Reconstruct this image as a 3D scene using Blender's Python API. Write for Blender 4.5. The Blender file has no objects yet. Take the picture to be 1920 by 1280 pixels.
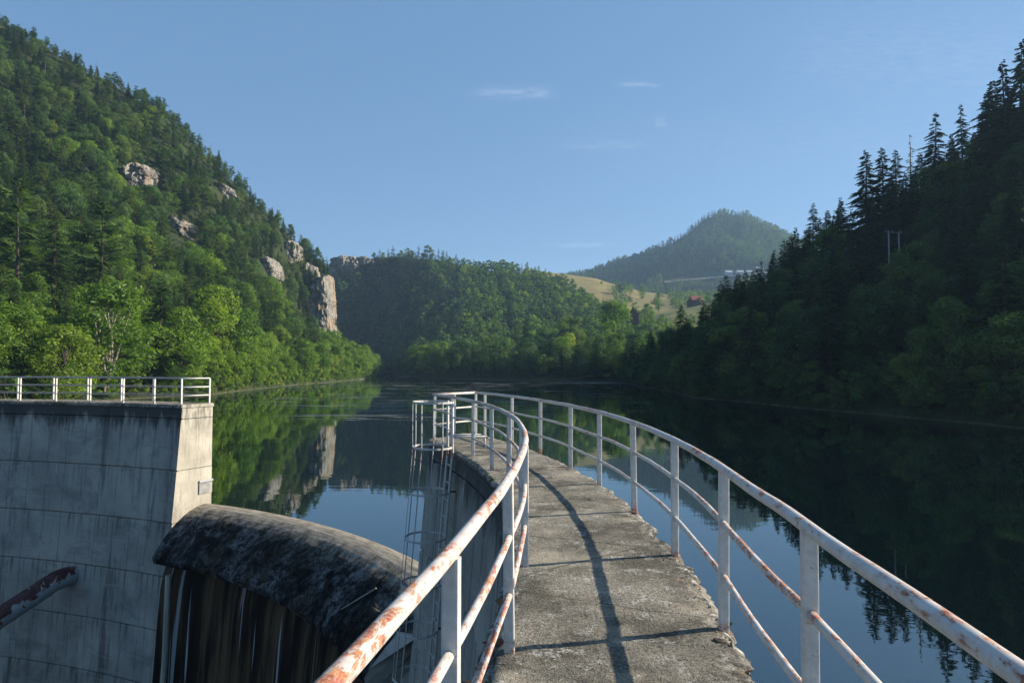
import bpy, math, random
import numpy as np
from mathutils import Vector, noise as mn
R_ = math.radians
sc = bpy.context.scene
COL = sc.collection

# ------------------------------------------------------------------ camera
PITCH = math.atan(46/1280)
cam_d = bpy.data.cameras.new('camera'); cam = bpy.data.objects.new('camera', cam_d); COL.objects.link(cam)
cam_d.sensor_width = 36; cam_d.lens = 24; cam_d.clip_start = 0.05; cam_d.clip_end = 20000
cam.location = (0, 0, 1.65); cam.rotation_euler = (math.pi/2 + PITCH, 0, 0)
sc.camera = cam

# ------------------------------------------------------------------ world, sun, exposure
SUN_EL = R_(24); SUN_AZ = R_(76)            # azimuth clockwise from +Y
w = bpy.data.worlds.new('World'); sc.world = w; w.use_nodes = True
def build_world():
    nt = w.node_tree; nt.nodes.clear(); N = nt.nodes.new; L = nt.links.new
    out = N('ShaderNodeOutputWorld'); bg = N('ShaderNodeBackground'); bg.inputs[1].default_value = 0.095
    sky = N('ShaderNodeTexSky'); sky.sky_type = 'NISHITA'; sky.sun_disc = False
    sky.sun_elevation = SUN_EL; sky.sun_rotation = SUN_AZ; sky.altitude = 700
    sky.air_density = .85; sky.dust_density = 0.25; sky.ozone_density = 1.6
    tc = N('ShaderNodeTexCoord'); sp = N('ShaderNodeSeparateXYZ'); L(tc.outputs['Generated'], sp.inputs[0])
    def M(op, a, b=None, c=None):
        n = N('ShaderNodeMath'); n.operation = op
        for i, v in enumerate((a, b, c)):
            if v is None: continue
            if isinstance(v, (int, float)): n.inputs[i].default_value = v
            else: L(v, n.inputs[i])
        return n.outputs[0]
    yy = M('MAXIMUM', sp.outputs[1], 0.05)
    u = M('DIVIDE', sp.outputs[0], yy); v = M('DIVIDE', sp.outputs[2], yy)
    front = M('GREATER_THAN', sp.outputs[1], 0.3)
    cb = N('ShaderNodeCombineXYZ'); L(M('MULTIPLY', u, 14), cb.inputs[0]); L(M('MULTIPLY', v, 60), cb.inputs[1])
    nz = N('ShaderNodeTexNoise'); nz.inputs['Scale'].default_value = 2.6; nz.inputs['Detail'].default_value = 9; nz.inputs['Roughness'].default_value = .68; nz.inputs['Distortion'].default_value = .6; L(cb.outputs[0], nz.inputs['Vector'])
    nn = M('MULTIPLY', M('SUBTRACT', nz.outputs[0], 0.36), 3.0)
    nn = M('MAXIMUM', nn, 0)
    tot = None
    for (u0, v0, su, sv, a) in ((.005, .405, .058, .0085, .27), (.19, .417, .03, .0035, .28), (.135, .327, .06, .006, .16), (.221, .361, .008, .006, .28),
                                (.10, .178, .05, .003, .22), (.60, .46, .2, .07, .10), (.4, .33, .3, .05, .05)):
        du = M('DIVIDE', M('SUBTRACT', u, u0), su); dv = M('DIVIDE', M('SUBTRACT', v, v0), sv)
        d = M('ADD', M('POWER', M('ABSOLUTE', du), 4), M('MULTIPLY', dv, dv))
        g = M('MULTIPLY', M('POWER', 2.718, M('MULTIPLY', d, -1)), a)
        tot = g if tot is None else M('ADD', tot, g)
    m = M('MINIMUM', M('MULTIPLY', M('MULTIPLY', tot, nn), front), 0.6)
    mx = N('ShaderNodeMixRGB'); fl = N('ShaderNodeMixRGB'); fl.inputs[0].default_value = .70; L(sky.outputs[0], fl.inputs[1]); fl.inputs[2].default_value = (.62, 1.38, 2.52, 1)
    L(m, mx.inputs[0]); L(fl.outputs[0], mx.inputs[1]); mx.inputs[2].default_value = (4.2, 4.9, 5.8, 1)
    L(mx.outputs[0], bg.inputs[0]); L(bg.outputs[0], out.inputs[0])
build_world()
sd = bpy.data.lights.new('sun', 'SUN'); sd.energy = 5.0; sd.angle = R_(0.6); sd.color = (1.0, .86, .68)
sun = bpy.data.objects.new('sun', sd); COL.objects.link(sun)
SUN_DIR = Vector((math.sin(SUN_AZ)*math.cos(SUN_EL), math.cos(SUN_AZ)*math.cos(SUN_EL), math.sin(SUN_EL)))
sun.rotation_euler = SUN_DIR.to_track_quat('Z', 'Y').to_euler(); sun.location = (60, 20, 90)
vs = sc.view_settings; vs.view_transform = 'Standard'; vs.look = 'None'; vs.exposure = 1.15; vs.gamma = 1; vs.use_curve_mapping = False

# ------------------------------------------------------------------ helpers
WATER = -4.25
CX, CY = -22.57, 6.5                        # centre of the dam's arc
def P(px, py, D):                            # point on the photo's ray at depth D
    cx = (px-960)/1280; cy = (640-py)/1280
    dx, dy, dz = cx, math.cos(PITCH)-cy*math.sin(PITCH), math.sin(PITCH)+cy*math.cos(PITCH)
    t = D/dy
    return (dx*t, D, 1.65+dz*t)
def pol(r, th, z=0.0):                        # the arc eases into straight runs at both ends
    if th < -5: r += (.0014+.0021*min(1, max(0, (r-22.7)/1.3)))*(max(th, -30)+5)**2*(1 if r > 22 else 1)
    if th > 65: r += .0016*(min(th, 130)-65)**2
    a = R_(th); return Vector((CX+r*math.cos(a), CY+r*math.sin(a), z))
def setp(o, label=None, cat=None, group=None, kind=None):
    if label: o['label'] = label
    if cat: o['category'] = cat
    if group: o['group'] = group
    if kind: o['kind'] = kind
    return o
def empty(name, loc=(0, 0, 0), label=None, cat=None, group=None):
    o = bpy.data.objects.new(name, None); COL.objects.link(o); o.location = loc; o.empty_display_size = .2
    return setp(o, label, cat, group)
def mesh_np(name, v, f, mats, fm=None, smooth=False, uv=None):
    me = bpy.data.meshes.new(name)
    me.from_pydata([tuple(p) for p in v], [], [tuple(q) for q in f])
    for m in mats: me.materials.append(m)
    if fm is not None: me.polygons.foreach_set('material_index', fm)
    if smooth: me.polygons.foreach_set('use_smooth', [True]*len(me.polygons))
    if uv is not None:
        ul = me.uv_layers.new(name='UVMap'); li = np.empty(len(me.loops), dtype=np.int32); me.loops.foreach_get('vertex_index', li)
        ul.data.foreach_set('uv', np.asarray(uv, dtype=np.float32)[li].ravel())
    me.update(); return me
def link(name, me, parent=None, loc=None):
    o = bpy.data.objects.new(name, me); COL.objects.link(o)
    if parent is not None:
        o.parent = parent
        if loc is None: o.location = tuple(-c for c in parent.location)     # mesh is in world coordinates
    if loc is not None: o.location = loc
    return o
class MB:
    def __init__(s): s.v = []; s.f = []; s.uv = []
    def add(s, v, f, uv=None):
        b = len(s.v); s.v += [tuple(p) for p in v]; s.uv += uv or [(p[0]+p[1], p[2]) for p in v]; s.f += [tuple(i+b for i in q) for q in f]
    def box(s, c, size, ax=None):
        ax = ax or (Vector((1, 0, 0)), Vector((0, 1, 0)), Vector((0, 0, 1))); c = Vector(c)
        v = [c+ax[0]*(size[0]/2*i)+ax[1]*(size[1]/2*j)+ax[2]*(size[2]/2*k) for k in (-1, 1) for j in (-1, 1) for i in (-1, 1)]
        s.add(v, [(0, 2, 3, 1), (4, 5, 7, 6), (0, 1, 5, 4), (2, 6, 7, 3), (0, 4, 6, 2), (1, 3, 7, 5)])
    def tube(s, pts, r, n=10, caps=True):
        pts = [Vector(p) for p in pts]; rs = r if isinstance(r, (list, tuple)) else [r]*len(pts)
        v = []; up = None; acc = 0; uv = []
        for i, p in enumerate(pts):
            if i: acc += (p-pts[i-1]).length
            t = (pts[min(i+1, len(pts)-1)]-pts[max(i-1, 0)]).normalized()
            if up is None:
                up = Vector((0, 0, 1)) if abs(t.z) < .9 else Vector((0, 1, 0))
            a = t.cross(up).normalized(); b = a.cross(t).normalized(); up = b
            for k in range(n):
                an = 2*math.pi*k/n; v.append(p+(a*math.cos(an)+b*math.sin(an))*rs[i]); uv.append((acc+pts[0][0]*3, (abs(an-math.pi)+pts[0][1])*rs[0]))
        f = [(i*n+k, i*n+(k+1) % n, (i+1)*n+(k+1) % n, (i+1)*n+k) for i in range(len(pts)-1) for k in range(n)]
        if caps: f += [tuple(reversed(range(n))), tuple(range((len(pts)-1)*n, len(pts)*n))]
        s.add(v, f, uv)
    def build(s, name, mat, parent=None, smooth=False):
        me = mesh_np(name, s.v, s.f, [mat], smooth=smooth, uv=s.uv)
        return link(name, me, parent)

class G:                                     # tiny node-graph builder
    def __init__(s, name):
        s.m = bpy.data.materials.new(name); s.m.use_nodes = True; s.nt = s.m.node_tree; s.nt.nodes.clear()
        s.out = s.n('ShaderNodeOutputMaterial')
    def n(s, t): return s.nt.nodes.new(t)
    def put(s, sock, v):
        if v is None: return
        if isinstance(v, bpy.types.NodeSocket): s.nt.links.new(v, sock)
        elif isinstance(v, tuple) and len(v) == 3 and sock.type == 'RGBA': sock.default_value = (*v, 1)
        else: sock.default_value = v
    def math(s, op, a, b=None, c=None, clamp=False):
        n = s.n('ShaderNodeMath'); n.operation = op; n.use_clamp = clamp
        for i, v in enumerate((a, b, c)): s.put(n.inputs[i], v)
        return n.outputs[0]
    def coord(s, kind='Object'): return s.n('ShaderNodeTexCoord').outputs[kind]
    def map(s, v, scale=(1, 1, 1), loc=(0, 0, 0)):
        n = s.n('ShaderNodeMapping'); s.put(n.inputs[0], v); n.inputs['Scale'].default_value = scale; n.inputs['Location'].default_value = loc
        return n.outputs[0]
    def noise(s, v, scale, detail=4, rough=.55, dist=0, col=False):
        n = s.n('ShaderNodeTexNoise'); s.put(n.inputs['Vector'], v); n.inputs['Scale'].default_value = scale
        n.inputs['Detail'].default_value = detail; n.inputs['Roughness'].default_value = rough; n.inputs['Distortion'].default_value = dist
        return n.outputs[1 if col else 0]
    def vor(s, v, scale, feat='F1', out=0):
        n = s.n('ShaderNodeTexVoronoi'); n.feature = feat; s.put(n.inputs['Vector'], v); n.inputs['Scale'].default_value = scale
        return n.outputs[out]
    def step(s, v, a, b):                    # smooth ramp a..b -> 0..1
        n = s.n('ShaderNodeMapRange'); n.interpolation_type = 'SMOOTHSTEP'; s.put(n.inputs[0], v)
        n.inputs[1].default_value = a; n.inputs[2].default_value = b; return n.outputs[0]
    def mix(s, f, a, b, mode='MIX'):
        n = s.n('ShaderNodeMixRGB'); n.blend_type = mode; s.put(n.inputs[0], f); s.put(n.inputs[1], a); s.put(n.inputs[2], b); return n.outputs[0]
    def sep(s, v):
        n = s.n('ShaderNodeSeparateXYZ'); s.put(n.inputs[0], v); return n.outputs
    def bump(s, h, strength=.5, dist=.02, nrm=None):
        n = s.n('ShaderNodeBump'); s.put(n.inputs['Height'], h); n.inputs['Strength'].default_value = strength; n.inputs['Distance'].default_value = dist
        if nrm: s.put(n.inputs['Normal'], nrm)
        return n.outputs[0]
    def bsdf(s, col, rough=.85, nrm=None, metal=0, spec=.3):
        n = s.n('ShaderNodeBsdfPrincipled'); s.put(n.inputs['Base Color'], col); s.put(n.inputs['Roughness'], rough); s.put(n.inputs['Metallic'], metal)
        n.inputs['Specular IOR Level'].default_value = spec
        if nrm: s.put(n.inputs['Normal'], nrm)
        s.nt.links.new(n.outputs[0], s.out.inputs[0]); return n

# ------------------------------------------------------------------ materials
def mat_wall(name, dark=1.0):                # formed concrete, uv in metres (arc length, height)
    g = G(name); uv = g.coord('UV'); ob = g.coord('Object')
    base = g.mix(g.step(g.noise(ob, .5, 5, .6), .3, .7), (.24*dark, .238*dark, .215*dark), (.38*dark, .372*dark, .33*dark))
    streak = g.noise(g.map(uv, (2.6, .16, 1)), 1.6, 6, .65)
    base = g.mix(g.math('MULTIPLY', g.step(streak, .54, .72), .5), base, (.07*dark, .072*dark, .07*dark))
    pale = g.noise(g.map(uv, (3.5, .12, 1), (7, 3, 0)), 1.8, 5, .6)
    base = g.mix(g.math('MULTIPLY', g.step(pale, .6, .78), .5), base, (.45*dark, .45*dark, .43*dark))
    wide = g.step(g.noise(g.map(uv, (.8, .07, 1), (11, 5, 0)), 1.5, 5, .7, .3), .54, .66)
    blot = g.step(g.noise(g.map(uv, (.55, .8, 1), (2, 8, 0)), 1.1, 7, .72, .6), .50, .62)
    base = g.mix(g.math('MULTIPLY', blot, .38), base, (.11*dark, .118*dark, .118*dark))
    base = g.mix(g.math('MULTIPLY', wide, .72), base, (.075*dark, .078*dark, .075*dark))
    # board marks
    u, v = g.sep(uv)[0], g.sep(uv)[1]
    wob = g.math('MULTIPLY', g.noise(uv, 1.2, 3), .04)
    bu = g.math('FRACT', g.math('MULTIPLY', g.math('ADD', u, wob), 1/.98))
    line = g.math('SUBTRACT', 1, g.step(g.math('MINIMUM', bu, g.math('SUBTRACT', 1, bu)), .0, .022))
    lm = g.math('MULTIPLY', line, g.step(g.noise(g.map(uv, (.9, .5, 1)), 2.2, 2), .38, .5))
    hor = g.math('SUBTRACT', 1, g.step(g.math('ABSOLUTE', g.math('SUBTRACT', g.math('FRACT', g.math('MULTIPLY', g.math('ADD', v, wob), .98)), .5)), 0, .012))
    base = g.mix(g.math('MULTIPLY', g.math('MULTIPLY', hor, g.step(g.noise(g.map(uv, (.7, .7, 1), (3, 3, 3)), 1.5, 2), .48, .6)), .45), base, (.08, .08, .07))
    base = g.mix(g.math('MULTIPLY', g.step(g.noise(g.map(uv, (.35, 3.5, 1)), 1.6, 4), .55, .7), .25), base, (.42*dark, .41*dark, .37*dark))
    base = g.mix(g.math('MULTIPLY', lm, .8), base, (.05*dark, .05*dark, .05*dark))
    # black growth under the cap and below each lift joint
    z = g.sep(ob)[2]
    topm = g.step(g.math('ADD', z, g.math('MULTIPLY', g.noise(g.map(uv, (1.9, .35, 1)), 1.4, 6, .7), 2.6)), .35, .95)
    base = g.mix(g.math('MULTIPLY', topm, .88), base, (.03*dark, .032*dark, .033*dark))
    # streaks that start at each lift joint
    vz = g.math('DIVIDE', g.math('ADD', z, .42), 2.0)
    fr = g.math('FRACT', vz)
    jm = g.math('MULTIPLY', g.step(fr, .45, 1.0), g.step(g.noise(g.map(uv, (3.2, .1, 1), (1, 9, 0)), 1.7, 4), .5, .66))
    base = g.mix(g.math('MULTIPLY', jm, .6), base, (.035*dark, .037*dark, .036*dark))
    wh = g.math('MULTIPLY', g.step(fr, .7, 1.0), g.step(g.noise(g.map(uv, (5, .3, 1), (4, 2, 0)), 2.1, 3), .62, .7))
    base = g.mix(g.math('MULTIPLY', wh, .6), base, (.5*dark, .5*dark, .46*dark))
    sp = g.step(g.noise(ob, 26, 3, .7), .62, .72)
    base = g.mix(g.math('MULTIPLY', sp, .45), base, (.05, .05, .05))
    bands = g.noise(g.map(uv, (.15, 9, 1)), 1.5, 3)
    h = g.math('ADD', g.math('ADD', g.math('MULTIPLY', g.noise(ob, 9, 6, .65), .5), g.math('MULTIPLY', lm, -.6)), g.math('MULTIPLY', bands, .3))
    g.bsdf(base, .92, g.bump(h, .55, .035)); return g.m
def mat_endface():
    g = G('pale_concrete'); ob = g.coord('Object'); z = g.sep(ob)[2]
    base = g.mix(g.step(g.noise(ob, .9, 5), .35, .65), (.31, .295, .25), (.42, .40, .34))
    st = g.noise(g.map(ob, (6, 6, .5)), 1.6, 5, .6)
    base = g.mix(g.math('MULTIPLY', g.step(st, .52, .66), .5), base, (.2, .19, .17))
    tm = g.math('MULTIPLY', g.step(z, -1.5, .1), g.step(g.noise(g.map(ob, (7, 7, 1.3)), 1.3, 5), .42, .56))
    base = g.mix(g.math('MULTIPLY', tm, .7), base, (.09, .09, .08))
    cr = g.vor(g.map(ob, (1.4, 1.4, .8)), 1.2, 'DISTANCE_TO_EDGE')
    base = g.mix(g.math('MULTIPLY', g.math('SUBTRACT', 1, g.step(cr, 0, .012)), .35), base, (.1, .1, .09))
    g.bsdf(base, .9, g.bump(g.noise(ob, 12, 6, .6), .35, .03)); return g.m
def mat_deck():
    g = G('rough_deck_concrete'); ob = g.coord('Object')
    big = g.noise(ob, 1.1, 6, .65); fine = g.noise(ob, 42, 6, .75); ag = g.vor(ob, 75)
    c = g.mix(g.step(big, .38, .62), (.135, .13, .108), (.33, .315, .265))
    c = g.mix(g.step(fine, .36, .64), g.mix(1, c, (.36, .36, .36), 'MULTIPLY'), c)
    tan = g.math('MULTIPLY', g.step(g.noise(g.map(ob, (1, 1, 1), (3, 5, 0)), 1.7, 4), .5, .68), .6)
    c = g.mix(tan, c, (.36, .33, .26))
    lich = g.math('MULTIPLY', g.step(g.noise(g.map(ob, (1, 1, 1), (9, 1, 0)), 4.5, 7, .75), .53, .62), g.step(fine, .42, .56))
    c = g.mix(g.math('MULTIPLY', lich, .8), c, (.45, .45, .42))
    blk = g.step(g.noise(g.map(ob, (1, 1, 1), (2, 7, 0)), 9, 6, .75), .60, .70)
    c = g.mix(g.math('MULTIPLY', blk, .75), c, (.045, .045, .04))
    ck = g.math('SUBTRACT', 1, g.step(g.vor(g.map(g.mix(.06, ob, g.noise(ob, 5, 4, .6, col=True)), (.62, .62, .62)), 1.0, 'DISTANCE_TO_EDGE'), .0, .006))
    c = g.mix(g.math('MULTIPLY', ck, .8), c, (.03, .028, .025))
    damp = g.step(g.noise(g.map(ob, (1, 1, 1), (12, 4, 0)), .7, 4, .6), .52, .64)
    c = g.mix(g.math('MULTIPLY', damp, .4), c, g.mix(1, c, (.5, .5, .52), 'MULTIPLY'))
    pits = g.math('SUBTRACT', 1, g.step(ag, .1, .33))
    c = g.mix(g.math('MULTIPLY', pits, .45), c, (.05, .048, .042))
    white = g.step(g.vor(g.map(ob, (1, 1, 1), (4, 4, 4)), 14), .07, .03)
    # edge lichen and moss by radius
    s = g.sep(g.map(ob, (1, 1, 1), (-CX, -CY, 0))); r = g.math('SQRT', g.math('ADD', g.math('MULTIPLY', s[0], s[0]), g.math('MULTIPLY', s[1], s[1])))
    edge = g.math('ADD', g.step(r, 23.78, 24.05), g.math('SUBTRACT', 1, g.step(r, 22.5, 22.72)))
    em = g.math('MULTIPLY', edge, g.step(g.noise(ob, 6, 6, .7), .42, .6))
    c = g.mix(g.math('MULTIPLY', em, .8), c, g.mix(g.step(g.noise(ob, 13, 4), .45, .6), (.045, .042, .034), (.50, .50, .46)))
    orr = g.math('MULTIPLY', edge, g.step(g.noise(g.map(ob, (1, 1, 1), (6, 6, 1)), 5, 5, .6), .6, .68))
    c = g.mix(g.math('MULTIPLY', orr, .75), c, (.20, .085, .03))
    h = g.math('ADD', g.math('MULTIPLY', fine, 1.0), g.math('MULTIPLY', g.step(ag, 0, .5), .55))
    g.bsdf(c, .95, g.bump(h, .9, .012), spec=.15); return g.m
def mat_weir():
    g = G('mossy_black_concrete'); ob = g.coord('Object'); z = g.sep(ob)[2]
    s = g.sep(g.map(ob, (1, 1, 1), (-CX, -CY, 0))); r = g.math('SQRT', g.math('ADD', g.math('MULTIPLY', s[0], s[0]), g.math('MULTIPLY', s[1], s[1])))
    uv = g.coord('UV'); t1 = g.noise(ob, 3.6, 9, .84)
    c = g.mix(g.step(t1, .45, .60), (.005, .005, .006), (.105, .11, .115))
    c = g.mix(g.math('MULTIPLY', g.step(g.noise(g.map(ob, (1, 1, 1), (3, 3, 0)), 17, 6, .85), .55, .64), .6), c, (.24, .25, .26))
    br = g.math('MULTIPLY', g.step(g.noise(ob, .55, 3), .48, .62), .6)
    c = g.mix(br, c, g.mix(g.step(g.noise(ob, 12, 6, .8), .42, .6), (.010, .009, .006), (.07, .063, .04)))
    pat = g.step(g.noise(g.map(ob, (1, 1, 1), (7, 2, 4)), .9, 6, .7, .5), .42, .60)
    c = g.mix(pat, g.mix(1, c, (.22, .22, .24), 'MULTIPLY'), g.mix(1, c, (1.35, 1.35, 1.35), 'MULTIPLY'))
    cl = g.step(g.math('ADD', r, g.math('MULTIPLY', g.math('SUBTRACT', g.noise(g.map(uv, (1, .6, 1)), 2.4, 8, .8), .5), 3.2)), 22.45, 23.4)
    pale = g.mix(g.step(g.noise(g.map(uv, (.6, 3, 1)), 2.2, 6, .75), .35, .65), (.17, .145, .11), (.36, .33, .27))
    c = g.mix(cl, c, pale)
    h = g.noise(ob, 22, 6, .8)
    g.bsdf(c, .95, g.bump(h, .6, .02), spec=.12); return g.m
def mat_weirface():
    g = G('stained_spillway_face'); uv = g.coord('UV'); ob = g.coord('Object')
    st = g.noise(g.map(uv, (1.1, .09, 1)), 1.5, 6, .62, .3)
    c = g.mix(g.step(st, .40, .62), (.008, .007, .006), (.105, .07, .038))
    c = g.mix(g.math('MULTIPLY', g.step(g.noise(g.map(uv, (1.3, .06, 1), (5, 0, 0)), 1.8, 4), .6, .7), .8), c, (.12, .095, .06))
    blk = g.step(g.noise(g.map(uv, (.45, .05, 1), (2, 1, 0)), 1.6, 3), .48, .6)
    c = g.mix(g.math('MULTIPLY', blk, .85), c, (.006, .006, .006))
    wh = g.step(g.noise(g.map(uv, (2.4, .045, 1), (8, 2, 0)), 1.7, 3, .5, .5), .625, .67)
    c = g.mix(g.math('MULTIPLY', wh, .8), c, (.42, .44, .44))
    g.bsdf(c, .8, g.bump(g.noise(ob, 8, 6, .7), .6, .05), spec=.2); return g.m
def mat_paint(name, rust=.5, grey=0.0, scale=1.0):
    g = G(name); ob = g.coord('Object'); uv = g.coord('UV'); geo = g.n('ShaderNodeNewGeometry'); nz = g.sep(geo.outputs['Normal'])[2]
    n1 = g.noise(g.map(uv, (5*scale, 13*scale, 1)), 2.0, 8, .74, .5); n2 = g.noise(g.map(ob, (1, 1, 1), (5, 5, 5)), 1.5*scale, 3, .5)
    n3 = g.noise(ob, 22*scale, 5, .75)
    v = g.math('ADD', g.math('ADD', g.math('MULTIPLY', n1, .8), g.math('MULTIPLY', n3, .2)), g.math('MULTIPLY', g.math('SUBTRACT', n2, .5), .42))
    v = g.math('ADD', v, g.math('MULTIPLY', nz, .055))
    th = .70-.14*rust
    v = g.math('ADD', v, g.math('MULTIPLY', g.math('MULTIPLY', g.step(g.sep(ob)[2], .16, -.02), g.step(g.sep(ob)[2], -.14, -.1)), .17))
    rm = g.step(v, th-.01, th+.045)
    halo = g.math('MULTIPLY', g.step(v, th-.09, th+.015), .6)
    a = .56-.2*grey
    paint = g.mix(g.step(g.noise(ob, 18, 5, .7), .35, .68), (a*.78, a*.80, a*.79), (a, a*.99, a*.94))
    paint = g.mix(g.math('MULTIPLY', g.step(g.noise(g.map(uv, (12, 6, 1)), 3, 5, .75), .6, .7), .5), paint, (.20, .175, .14))
    specks = g.step(g.noise(g.map(ob, (1, 1, 1), (9, 2, 3)), 55, 2, .6), .70, .74)
    paint = g.mix(g.math('MULTIPLY', specks, .7), paint, (.14, .08, .06))
    paint = g.mix(halo, paint, (.50, .33, .26))
    rc = g.mix(g.step(g.noise(ob, 34, 5, .7), .38, .62), (.20, .06, .035), (.48, .22, .10))
    rc = g.mix(g.step(g.noise(g.map(ob, (1, 1, 1), (7, 1, 2)), 4, 3), .48, .6), rc, (.36, .12, .105))
    rc = g.mix(g.math('MULTIPLY', g.step(n3, .5, .62), .5), rc, paint)
    c = g.mix(rm, paint, rc)
    h = g.math('ADD', g.math('MULTIPLY', rm, -.5), g.math('MULTIPLY', n3, .4))
    g.bsdf(c, g.mix(rm, (.45,)*3, (.9,)*3), g.bump(h, .6, .004), spec=.35); return g.m
def mat_pipe():
    g = G('rusted_grey_pipe_paint'); ob = g.coord('Object'); geo = g.n('ShaderNodeNewGeometry'); nz = g.sep(geo.outputs['Normal'])[2]
    n1 = g.noise(g.map(ob, (1.2, 1.2, .9)), 2.6, 5, .6, .3)
    v = g.math('ADD', g.math('MULTIPLY', nz, .32), g.math('MULTIPLY', n1, 1.3))
    y = g.sep(ob)[1]
    v = g.math('ADD', v, g.math('MULTIPLY', g.math('MINIMUM', g.math('SUBTRACT', 27.2, y), 1), .10))
    rm = g.step(v, .735, .765)
    rim = g.math('SUBTRACT', g.step(v, .71, .735), rm)
    c = g.mix(rm, (.26, .285, .30), g.mix(g.step(g.noise(ob, 6, 4), .4, .6), (.035, .010, .012), (.07, .022, .02)))
    c = g.mix(g.math('MULTIPLY', rim, .8), c, (.28, .09, .03))
    g.bsdf(c, .5, g.bump(g.noise(ob, 6, 4), .2, .02)); return g.m
def mat_plain(name, col, rough=.8, var=.3, scale=3, metal=0):
    g = G(name); ob = g.coord('Object')
    c = g.mix(g.step(g.noise(ob, scale, 5, .65), .3, .7), tuple(x*(1-var) for x in col), tuple(min(1, x*(1+var)) for x in col))
    g.bsdf(c, rough, g.bump(g.noise(ob, scale*5, 4), .3, .02), metal); return g.m
def mat_leaf(name, a, b, cc, trans=.35, yellow=None):
    g = G(name); ob = g.coord('Object'); rnd = g.n('ShaderNodeObjectInfo').outputs['Random']
    c = g.mix(g.step(rnd, 0, .75), a, b)
    c = g.mix(g.step(rnd, .78, 1.0), c, cc)
    r2 = g.math('FRACT', g.math('MULTIPLY', rnd, 17.3))
    c = g.mix(r2, g.mix(1, c, (.68, .75, .76), 'MULTIPLY'), g.mix(1, c, (1.28, 1.2, 1.0), 'MULTIPLY'))
    c = g.mix(g.step(g.noise(ob, .9, 4, .7), .35, .7), g.mix(1, c, (.70, .75, .78), 'MULTIPLY'), g.mix(1, c, (1.22, 1.2, 1.0), 'MULTIPLY'))
    c = g.mix(g.math('MULTIPLY', g.noise(ob, 7, 2), .5), c, g.mix(1, c, (.55, .6, .6), 'MULTIPLY'))
    d = g.n('ShaderNodeBsdfDiffuse'); g.put(d.inputs[0], c)
    t = g.n('ShaderNodeBsdfTranslucent'); g.put(t.inputs[0], g.mix(1, c, (1.7, 1.8, .7), 'MULTIPLY'))
    gl = g.n('ShaderNodeBsdfGlossy'); gl.inputs[0].default_value = (.5, .6, .5, 1); gl.inputs[1].default_value = .5
    m = g.n('ShaderNodeMixShader'); m.inputs[0].default_value = trans; g.nt.links.new(d.outputs[0], m.inputs[1]); g.nt.links.new(t.outputs[0], m.inputs[2])
    m2 = g.n('ShaderNodeMixShader'); m2.inputs[0].default_value = .025; g.nt.links.new(m.outputs[0], m2.inputs[1]); g.nt.links.new(gl.outputs[0], m2.inputs[2])
    g.nt.links.new(m2.outputs[0], g.out.inputs[0]); return g.m
def mat_terrain(name, a, b, shore=(.26, .225, .165)):
    g = G(name); ob = g.coord('Object'); z = g.sep(ob)[2]
    c = g.mix(g.step(g.noise(ob, .05, 6, .7), .35, .65), a, b)
    c = g.mix(g.step(g.noise(ob, .9, 5, .75), .35, .7), g.mix(1, c, (.6, .6, .6), 'MULTIPLY'), c)
    if name == 'dry_meadow': c = g.mix(g.step(g.math('ADD', g.sep(ob)[1], g.math('MULTIPLY', g.noise(ob, .02, 3), 60)), 735, 700), c, g.mix(g.step(g.noise(ob, .06, 5), .4, .6), (.15, .165, .05), (.25, .22, .075)))
    sh = g.math('SUBTRACT', 1, g.step(g.math('ADD', z, g.math('MULTIPLY', g.noise(ob, .5, 4), .6)), WATER+.30, WATER+.5))
    c = g.mix(sh, c, g.mix(g.noise(ob, 2, 5), shore, tuple(x*.5 for x in shore)))
    g.bsdf(c, .95, g.bump(g.noise(ob, .8, 6, .7), .6, .6), spec=.1); return g.m
def mat_rock(name='limestone', warm=1.0):
    g = G(name); ob = g.coord('Object')
    c = g.mix(g.step(g.noise(g.map(ob, (.5, .5, .16)), .8, 7, .7), .36, .6), (.15, .15, .14), (.42, .40, .35))
    om = g.math('MULTIPLY', g.step(g.noise(g.map(ob, (.3, .3, .09), (3, 2, 1)), .8, 4), .50, .66), .6*warm)
    c = g.mix(om, c, (.46, .30, .16))
    dk = g.step(g.noise(g.map(ob, (1, 1, .5), (1, 2, 8)), .75, 6, .75), .56, .66)
    c = g.mix(g.math('MULTIPLY', dk, .85), c, (.06, .06, .05))
    cr = g.math('SUBTRACT', 1, g.step(g.vor(g.map(ob, (.5, .5, .22)), .8, 'DISTANCE_TO_EDGE'), 0, .09))
    c = g.mix(g.math('MULTIPLY', cr, .8), c, (.05, .05, .045))
    g.bsdf(c, .95, g.bump(g.noise(ob, 1.5, 8, .8), 1, 1.3), spec=.1); return g.m
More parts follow.
